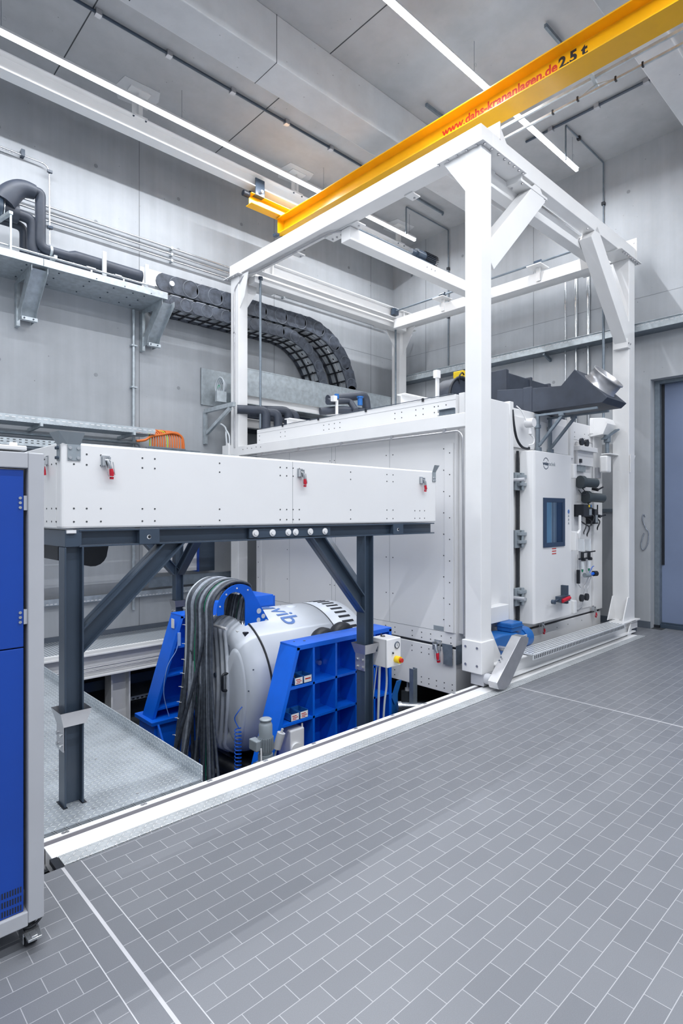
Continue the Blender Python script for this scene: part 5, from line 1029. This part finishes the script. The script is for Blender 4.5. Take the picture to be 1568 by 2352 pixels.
one('loose_cable', MB().tube(smooth_path([(0.60, 2.45, 0.085), (0.64, 2.42, 0.07), (0.69, 2.44, 0.085), (0.70, 2.50, 0.11)]), 0.005).tube(smooth_path([(0.58, 2.46, 0.08), (0.64, 2.43, 0.075), (0.695, 2.46, 0.085)]), 0.004), 'black', 'black cable hanging under the corner of the blue cabinet', 'cable')
# =====================================================================
# LEFT WALL SERVICES
# =====================================================================
for z, lab in ((5.51, 'topmost of three long conduits along the left wall'), (5.42, 'middle one of three long conduits along the left wall'), (5.33, 'lowest of three long conduits along the left wall')):
    t = T('wall_conduit', lab, 'conduit', (3, YL-0.05, z), 'three conduits along the left wall')
    P('pipe', MB().tube([(XB+0.2, YL-0.05, z), (XR-0.3, YL-0.05, z)], 0.014), 'chrome', t)
    P('clips', MB().box(3.95, 3.98, YL-0.07, YL, z-0.02, z+0.02).box(2.2, 2.23, YL-0.07, YL, z-0.02, z+0.02).box(6.0, 6.03, YL-0.07, YL, z-0.02, z+0.02), 'galv', t)
t = T('wall_conduit', 'thin conduit bending down the left wall in front of the long conduits', 'conduit', (2.3, YL-0.08, 4.85))
P('pipe', MB().tube(round_path([(XB+0.2, YL-0.06, 6.06), (2.30, YL-0.06, 6.03), (2.30, YL-0.09, 4.85)], 0.10), 0.010).tube([(XB+0.2, YL-0.06, 6.015), (1.9, YL-0.06, 6.015)], 0.006), 'chrome', t)
P('clips', MB().box(1.98, 2.02, YL-0.08, YL, 6.02, 6.10).box(2.27, 2.33, YL-0.10, YL-0.07, 5.93, 5.96).box(2.27, 2.33, YL-0.12, YL-0.07, 5.22, 5.25), 'steel', t)
t = T('wall_conduit', 'vertical pipe on the left wall beside the concrete joint', 'conduit', (3.40, YL-0.04, 0.3))
P('pipe', MB().tube([(3.40, YL-0.04, 0.3), (3.40, YL-0.04, 4.48)], 0.022, 10), 'galv', t); P('clips', MB().box(3.36, 3.44, YL-0.075, YL, 3.97, 3.99).box(3.36, 3.44, YL-0.075, YL, 3.39, 3.41), 'galv', t)
# ledge with brackets
t = T('cable_duct', 'large galvanised cable duct along the left wall on two angled brackets', 'cable duct', (1.0, 7.55, 4.46))
P('base_sheet', MB().box(XB+0.2, 3.58, 7.20, YL-0.003, 4.495, 4.50), 'galv', t); P('front_sheet', MB().box(XB+0.2, 2.05, 7.195, 7.20, 4.49, 4.575).box(2.056, 3.58, 7.195, 7.2, 4.49, 4.575), 'galv', t, bevel=0.001)
P('bottom_screws', MB().dots([(x, y, 4.495) for x in (1.9, 2.25, 2.6, 2.9, 3.15, 3.3) for y in (7.3, 7.5, 7.75)], (0,0,-1), 0.010, 0.008, 8).dots([(x, 7.195, 4.51) for x in (2.65, 3.0, 3.35)], (0,-1,0), 0.008, 0.004), 'steel', t)
for x in (2.02, 3.60):
    m = MB()
    for dx in (-0.085, 0.085):
        m.prism([(7.22, 4.49), (7.22, 4.42), (7.62, 4.10), (7.68, 3.98), (YL-0.012, 3.98), (YL-0.012, 4.06), (7.78, 4.12), (7.50, 4.40), (7.75, 4.43), (YL-0.01, 4.43), (YL-0.01, 4.49)], 'x', x+dx-0.002, x+dx+0.002)
    m.add([(x-0.085, 7.28, 4.47), (x+0.085, 7.28, 4.47), (x+0.085, 7.78, 4.02), (x-0.085, 7.78, 4.02)], [(0,1,2,3)])
    m.box(x-0.087, x+0.087, 7.62, 7.68, 3.96, 4.0).box(x-0.10, x-0.06, YL-0.10, YL-0.004, 3.92, 4.45)
    b = P('bracket', m, 'galv', t, 'galvanised wall bracket'); P('bolts', MB().dots([(x+a, 7.62, 3.98) for a in (-0.06, 0.04)], (0,-1,0), 0.010, 0.008, 8), 'steel', b)
t = T('rail_conduit', 'bright thin conduit lying along the top front edge of the galvanised duct', 'conduit', (1.6, 7.26, 4.62))
P('pipe', MB().tube([(XB+0.2, 7.26, 4.645), (3.40, 7.26, 4.635)], 0.014), 'chrome', t); P('couplings', MB().tube([(2.55, 7.26, 4.64), (2.66, 7.26, 4.64)], 0.021).tube([(2.90, 7.26, 4.64), (2.98, 7.26, 4.64)], 0.021).tube([(3.34, 7.26, 4.635), (3.42, 7.26, 4.635)], 0.021).box(2.6, 2.62, 7.25, 7.27, 4.57, 4.63).box(3.0, 3.02, 7.25, 7.27, 4.57, 4.63), 'stain', t)
# big insulated pipes
def ipipe(label, pts, r, rr):
    t = T('insulated_pipe', label, 'pipe', (2.5, 7.5, 4.7), 'black insulated pipes above the galvanised duct'); P('pipe', MB().tube(round_path(pts, rr, 5), r, 18), 'foam', t); return t
t = ipipe('black insulated pipe making a swan-neck loop at the top left', [(2.02, 7.45, 5.44), (2.09, 7.45, 5.44), (2.09, 7.45, 4.79), (2.45, 7.45, 4.79), (3.30, 7.45, 4.79)], 0.058, 0.09)
P('swan_neck', MB().tube(smooth_path([(1.70, 7.45, 5.18), (1.76, 7.45, 5.30), (1.84, 7.45, 5.39), (1.93, 7.45, 5.43), (2.03, 7.45, 5.43)], 3), [0.13, 0.13, 0.13, 0.125, 0.12, 0.115, 0.11, 0.105, 0.10, 0.095, 0.09, 0.085, 0.08], 12), 'foam', t)
P('thick_run', MB().tube([(2.40, 7.45, 4.79), (2.47, 7.45, 4.79), (3.32, 7.45, 4.785)], [0.058, 0.088, 0.088], 18), 'foam', t)
t = ipipe('black insulated pipe behind the swan-neck loop, ending in a flange at the frame edge', [(XB+0.3, 7.50, 5.13), (2.02, 7.50, 5.13), (2.02, 7.50, 4.70), (3.30, 7.50, 4.70)], 0.062, 0.10)
P('thick_run', MB().tube([(0.2, 7.50, 5.13), (1.86, 7.50, 5.13)], 0.105, 18), 'foam', t); P('flange', MB().cyl((1.62, 7.5, 5.13), (1.68, 7.5, 5.13), 0.15, 20), 'steel', t); P('flange_ring', MB().cyl((1.69, 7.5, 5.13), (1.70, 7.5, 5.13), 0.14, 20), 'chrome', t)
P('thick_tail', MB().tube([(2.38, 7.50, 4.70), (2.45, 7.50, 4.70), (3.32, 7.50, 4.70)], [0.062, 0.09, 0.09], 18), 'foam', t)
ipipe('thinner black insulated pipe, lowest of the three at the top left', [(XB+0.3, 7.66, 5.08), (1.97, 7.66, 5.08), (1.97, 7.66, 4.68), (2.9, 7.66, 4.68)], 0.052, 0.10)
for k, lab in enumerate(('galvanised pipe clamp at the lower bend of the black pipes above the duct', 'slotted galvanised strut under the pipes at the left frame edge')):
    sp_ = T('pipe_support', lab, 'pipe support', ((2.20, 7.5, 4.5), (1.66, 7.5, 4.5))[k], 'galvanised pipe supports on the cable duct')
    if k == 0: P('strut', MB().bar((2.20, 7.25, 4.66), (2.20, 7.75, 4.66), 0.035, 0.035), 'galv', sp_); P('pipe_clamp', MB().lathe((2.20, 7.45, 4.79), (1,0,0), [(-0.015, 0.060), (-0.015, 0.066), (0.015, 0.066), (0.015, 0.060)], 24), 'galv', sp_)
    else: P('strut', MB().bar((1.72, 7.20, 4.99), (1.60, 7.80, 4.99), 0.04, 0.035), 'galv', sp_); P('post', MB().bar((1.72, 7.22, 4.5), (1.72, 7.22, 5.0), 0.02, 0.02, (1,0,0)), 'galv', sp_)
for x, lab in ((2.79, 'galvanised U-frame round the thick black pipe run, left of two'), (3.34, 'galvanised U-frame round the end of the thick black pipe run, right of two')):
    sp_ = T('pipe_support', lab, 'pipe support', (x, 7.48, 4.5), 'galvanised pipe supports on the cable duct')
    P('upright', MB().box(x-0.022, x+0.022, 7.30, 7.34, 4.50, 4.92), 'galvlt', sp_, bevel=0.002); P('upright', MB().box(x-0.02, x+0.02, 7.62, 7.66, 4.50, 4.92), 'galvlt', sp_, bevel=0.002)
    P('crossbar', MB().box(x-0.022, x+0.022, 7.34, 7.62, 4.57, 4.605), 'galv', sp_, bevel=0.002)
one('backing_board', MB().box(3.40, 4.10, 7.64, 7.66, 4.64, 5.02).box(3.40, 4.1, 7.62, 7.64, 4.80, 4.81), 'panel', 'pale board behind the start of the black cable chains', 'board')
# energy chains
def chain(label, zc, xa, xc, rad, h, y0, y1, zend, loc, first_big=False):
    t = T('cable_chain', label, 'cable chain', loc)
    L = []; pitch = 0.20 if h > 0.22 else 0.165
    x = xa
    while x < xc: L.append((x, zc, 0.0)); x += pitch
    a = 90.0; step = math.degrees(pitch/rad)*0.5
    while a > -2: L.append((xc+rad*math.cos(math.radians(a)), zc-rad+rad*math.sin(math.radians(a)), a-90)); a -= step*2
    z = zc-rad-0.02
    while z > zend: L.append((xc+rad, z, -90)); z -= pitch
    L = L[:95]; rings = MB()
    for i, (px_, pz_, an) in enumerate(L):
        c, s_ = math.cos(math.radians(an)), math.sin(math.radians(an)); m = MB()
        hh = h/2; half = pitch*0.62
        out = arc(half*0.75, 0, hh, -70, 70, 6)+arc(-half*0.75, 0, hh, 110, 250, 6)
        yo = 0.010 if i % 2 else 0.0
        for ya, yb in ((y0-yo, y0+0.022-yo), (y1-0.022+yo, y1+yo)):
            m.prism([(px_+u*c-v*s_, pz_+u*s_+v*c) for u, v in out], 'y', ya, yb)
        k = P('side_link', m, 'chain', t, bevel=0.003)
        rings.lathe((px_+half*0.75*c, y0-yo, pz_+half*0.75*s_), (0,-1,0), [(0, hh*0.98), (0.004, hh*0.96), (0.004, hh*0.90), (0, hh*0.88)], 24)
    bars = MB()
    for i, (px_, pz_, an) in enumerate(L):
        c, s_ = math.cos(math.radians(an)), math.sin(math.radians(an))
        for v in (-h/2+0.012, h/2-0.012):
            bars.bar((px_-v*s_, y0+0.01, pz_+v*c), (px_-v*s_, y1-0.01, pz_+v*c), 0.024, 0.016, (c*0+s_*0-s_, 0, c))
    for yy in ((y0+y1)/2,):
        for i in range(len(L)-1):
            a_, b_ = L[i], L[i+1]; v = -h/2+0.012
            bars.bar((a_[0]+v*-math.sin(math.radians(a_[2])), yy, a_[1]+v*math.cos(math.radians(a_[2]))), (b_[0]+v*-math.sin(math.radians(b_[2])), yy, b_[1]+v*math.cos(math.radians(b_[2]))), 0.018, 0.018)
    P('cross_bars', bars, 'chaindk', t); P('link_rings', rings, 'chainring', t)
    cab = MB()
    n = 16
    for k in range(n):
        yy = y0+0.05+(y1-y0-0.1)*k/(n-1)
        if k in (4, 5, 10, 11): continue
        off = -h/2+0.045
        cab.tube([(p[0]-off*math.sin(math.radians(p[2])), yy, p[1]+off*math.cos(math.radians(p[2]))) for p in L], 0.011, 6)
    P('cables', cab, 'cablegrey', t)
    return t
chain('outer and larger of two nested black cable chains curving down at the left wall', 4.815, 3.76, 6.16, 1.085, 0.26, 7.45, 7.86, 3.30, (5.2, 7.65, 3.3))
chain('inner and smaller of two nested black cable chains curving down at the left wall', 4.57, 3.74, 5.69, 0.89, 0.192, 7.45, 7.86, 3.35, (5.1, 7.65, 3.3))
one('chain_pin', MB().cyl((3.76, 7.425, 4.82), (3.76, 7.444, 4.82), 0.036, 14), 'label', 'white round pin on the first link of the outer cable chain', 'pin')
# galvanised trough in which the chains land
t = T('chain_trough', 'galvanised trough under the cable chains behind the white chamber', 'cable trough', (6.2, 7.5, 3.2))
P('front_sheet', MB().box(4.90, 6.50, 7.435, 7.44, 3.45, 3.865).box(6.505, 8.27, 7.435, 7.44, 3.45, 3.865).box(6.48, 6.53, 7.425, 7.435, 3.45, 3.865).box(4.90, 8.27, 7.43, 7.44, 3.85, 3.865), 'galv', t)
P('rear_sheet', MB().box(4.46, 8.4, 7.885, 7.89, 3.30, 3.86), 'galv', t); P('end_lip', MB().box(4.46, 4.485, 7.865, 7.89, 3.30, 3.86), 'galv', t)
P('trough_floor', MB().box(4.9, 8.27, 7.44, 7.88, 3.32, 3.33), 'galv', t)
P('support_beam', MB().hbeam((4.90, 7.50, 3.39), (8.25, 7.50, 3.39), 0.14, 0.10, 0.01, 0.01), 'white', t); P('support_beam', MB().hbeam((4.90, 7.50, 3.03), (6.6, 7.50, 3.03), 0.14, 0.10, 0.01, 0.01), 'white', t)
P('end_bracket', MB().bar((4.52, 7.05, 3.20), (4.52, 7.85, 3.20), 0.05, 0.06).bar((4.52, 7.15, 3.16), (4.52, 7.8, 2.86), 0.04, 0.05).box(4.50, 4.54, 7.82, 7.89, 2.7, 3.2), 'galv', t)
for k in range(4): P('coiled_cable', MB().tube([(4.60+0.02*k+0.03*math.sin(a*0.5), 7.60+(0.10-0.015*k)*math.cos(a), 3.55+(0.14-0.02*k)*math.sin(a)) for a in [0.4*q for q in range(17)]], 0.010), 'cablegrey', t)
P('earth_wire', MB().tube([(4.60, 7.60+0.03*math.cos(a), 3.52+0.05*math.sin(a)) for a in [0.4*k for k in range(8)]], 0.005), 'green', t)
one('distribution_block', MB().box(4.50, 4.66, 7.48, 7.54, 3.30, 3.46), 'galv', 'small galvanised bracket left of the left gantry column below the trough', 'bracket')
one('dark_pipe_header', MB().cyl((4.95, 7.66, 3.18), (6.4, 7.66, 3.18), 0.10, 16).cyl((4.95, 7.70, 2.98), (6.2, 7.70, 2.98), 0.07, 14), 'foam', 'dark pipe headers in the shadow below the galvanised trough', 'pipe')
# trays on the left wall at mid height
t = T('cable_tray', 'mesh cable tray on brackets along the left wall left of the orange cables', 'cable tray', (1.2, 7.6, 2.72))
P('side_rail', MB().box(XB+0.2, 3.50, 7.398, 7.402, 2.715, 2.782), 'galv', t); sl = MB()
for i in range(30): sl.box(1.5+i*0.068, 1.54+i*0.068, 7.396, 7.398, 2.748, 2.758)
P('slots', sl, 'label', t); P('far_rail', MB().box(XB+0.2, 3.5, 7.78, 7.784, 2.715, 2.782), 'galv', t)
rg = MB().box(XB+0.2, 3.5, 7.40, 7.78, 2.705, 2.709)
P('mesh_base', rg, 'grate', t)
for x in (2.08, 3.2): P('bracket', MB().bar((x, YL, 2.675), (x, 7.36, 2.69), 0.03, 0.045), 'galv', t)
conduit('wall_pipe', [(XB+0.2, YL-0.08, 2.62), (3.46, YL-0.08, 2.62), (3.52, YL-0.08, 2.45)], 0.018, 'galv', 'grey pipe running along the left wall just below the mesh tray', [], 0.05)
t = T('cable_tray', 'perforated cable tray along the left wall just above the white box', 'cable tray', (1.2, 7.5, 2.38))
P('front_rail', MB().box(XB+0.2, 6.0, 7.298, 7.302, 2.42, 2.50), 'galv', t); sl = MB()
for i in range(95):
    if i >= 62: break
    for z in (2.478, 2.450): sl.box(1.45+i*0.062, 1.478+i*0.062, 7.2965, 7.298, z, z+0.009)
P('slots', sl, 'joint', t); P('base', MB().box(XB+0.2, 6.0, 7.30, YL, 2.395, 2.40).box(XB+0.2, 6, YL-0.01, YL, 2.4, 2.5), 'galvdk', t)
# orange cables
OG = 'orange power cables looping over the tray end'
for i in range(14):
    x = 3.44+i*0.036; mat = 'yg' if i in (0, 7) else 'orange'
    pts = [(3.30+0.005*i, 7.55+0.01*(i % 3), 2.745), (x-0.08, 7.53, 2.775+0.006*(i % 3)), (x, 7.50, 2.745), (x+0.012, 7.46, 2.66), (x+0.005*math.sin(i*2.1), 7.44, 2.42)]
    lab = ('orange power cable, %s from the left where they loop down at the mesh tray end' % ORD[i]) if mat == 'orange' else ('yellow-green earth cable at the left edge of the orange cables' if i == 0 else 'yellow-green earth cable in the middle of the orange cables')
    one('power_cable', MB().tube(smooth_path(pts, 5), 0.0115 if mat == 'orange' else 0.009, 8), mat, lab, 'cable', OG if mat == 'orange' else 'earth cables among the orange cables')
one('power_cable', MB().tube(smooth_path([(3.25, 7.42, 2.60), (3.36, 7.41, 2.62), (3.46, 7.43, 2.68), (3.62, 7.46, 2.72), (3.8, 7.47, 2.76), (3.93, 7.46, 2.70), (3.95, 7.45, 2.45)], 5), 0.017, 8), 'orange', 'orange power cable laid across the front of the other orange cables', 'cable')
one('cable_clamp_rail', MB().box(3.38, 4.18, 7.405, 7.42, 2.50, 2.53).box(3.40, 3.95, 7.40, 7.405, 2.525, 2.545), 'galvdk', 'grey clamp rail holding the orange cables', 'rail')
# below the tray height, seen under the frame
t = T('wall_cabinet', 'pale grey wall cabinet with a blue edge seen between the frame braces', 'cabinet', (3.9, 7.75, 0.78))
P('body', MB().box(3.55, 4.30, 7.72, YL, 0.80, 1.75), 'panel', t, bevel=0.003); P('blue_edge', MB().box(4.30, 4.33, 7.70, YL, 0.78, 1.75), 'cabblue', t); P('dark_side', MB().box(4.33, 4.60, 7.72, YL, 0.78, 1.75), 'steel', t)
one('lower_cable_tray', MB().box(3.5, 5.0, 7.60, 7.605, 0.62, 0.76), 'galvdk', 'dull metal ledge below the pale wall cabinet', 'cable tray')
t = T('cable_tray', 'low perforated cable tray on the left wall under the white box', 'cable tray', (2.5, 7.8, 0.5))
P('front_rail', MB().box(0.2, 5.0, 7.798, 7.802, 0.48, 0.56), 'galv', t); sl = MB()
for i in range(60): sl.box(1.5+i*0.05, 1.53+i*0.05, 7.796, 7.798, 0.49, 0.503)
P('slots', sl, 'label', t); P('base', MB().box(0.2, 5.0, 7.80, YL, 0.475, 0.48), 'galvdk', t)
ap = T('air_filter_post', 'blue and silver air preparation unit by the platform edge beyond the frame leg', 'air unit', (1.97, 6.15, -1.1))
P('bowl', MB().cyl((1.97, 6.15, 0.02), (1.97, 6.15, 0.16), 0.035, 16), 'cabblue', ap); P('cap', MB().cyl((1.97, 6.15, 0.16), (1.97, 6.15, 0.19), 0.06, 16), 'chrome', ap); P('red_top', MB().cyl((1.97, 6.15, 0.19), (1.97, 6.15, 0.195), 0.03, 12), 'redtext', ap)
P('fittings', MB().cyl((1.97, 6.15, -0.22), (1.97, 6.15, 0.02), 0.028, 12).cyl((1.97, 6.15, -0.06), (1.97, 6.15, -0.03), 0.042, 12).cyl((1.97, 6.15, -0.16), (1.97, 6.15, -0.13), 0.042, 12).cyl((1.97, 6.15, -1.1), (1.97, 6.15, -0.22), 0.014, 8).box(1.99, 2.06, 6.13, 6.17, -0.10, -0.06), 'chrome', ap)
one('wall_hook_cable', MB().tube(smooth_path([(8.78, 7.5, 1.0), (8.80, 7.4, 0.95)]), 0.01), 'black', 'short black cable on the right wall behind the chamber', 'cable')
# =====================================================================
# RIGHT WALL SERVICES
# =====================================================================
t = T('cable_tray', 'long perforated cable tray along the right wall above the blue door', 'cable tray', (8.7, 4.5, 4.2))
P('front_rail', MB().box(8.598, 8.602, -2.8, 7.55, 4.20, 4.31), 'galv', t)
sl = MB()
for i in range(100): sl.box(8.5965, 8.598, 7.4-i*0.062, 7.44-i*0.062, 4.275, 4.283)
P('slots', sl, 'label', t); P('base', MB().box(8.60, XR, -2.8, 7.55, 4.197, 4.20), 'galvdk', t)
lip = P('outer_lip', MB().box(8.575, 8.60, -2.8, 7.55, 4.305, 4.312), 'galv', t)
for y in (6.0, 4.5, 3.3, 1.8): P('bracket', MB().bar((XR, y, 4.11), (8.62, y, 4.18), 0.03, 0.05), 'galvdk', t)
for y, zt, lab in ((4.23, 5.28, 'leftmost and thinnest of three vertical pipes on the right wall'), (4.06, 5.45, 'middle one of three vertical pipes on the right wall'), (3.87, 5.6, 'rightmost of three vertical pipes on the right wall')):
    t = T('wall_pipe', lab, 'pipe', (XR-0.05, y, 2.9), 'vertical pipes on the right wall'); r = 0.013 if y > 4.2 else 0.024
    P('pipe', MB().tube([(XR-0.05, y, 2.9), (XR-0.05, y, zt)], r, 10), 'chrome', t); P('coupling', MB().tube([(XR-0.05, y, 4.95), (XR-0.05, y, 5.05)], r+0.005, 10), 'chrome', t)
one('loose_wall_cable', MB().tube(smooth_path([(8.98, 3.06-0.04, 1.30), (8.84, 3.08, 1.62), (8.835, 3.10, 1.55), (8.83, 3.05, 1.42), (8.83, 3.02, 1.38), (8.83, 3.03, 1.22), (8.83, 3.09, 1.12), (8.83, 3.12, 1.2), (8.83, 3.08, 1.36)]), 0.008), 'hoseg', 'coiled grey cable end hanging on the wall beside the blue door', 'cable')
one('wall_strip', MB().box(XR-0.02, XR, 3.4, 4.6, 1.66, 1.71), 'galvdk', 'dark horizontal strip on the right wall between chamber and column', 'strip')
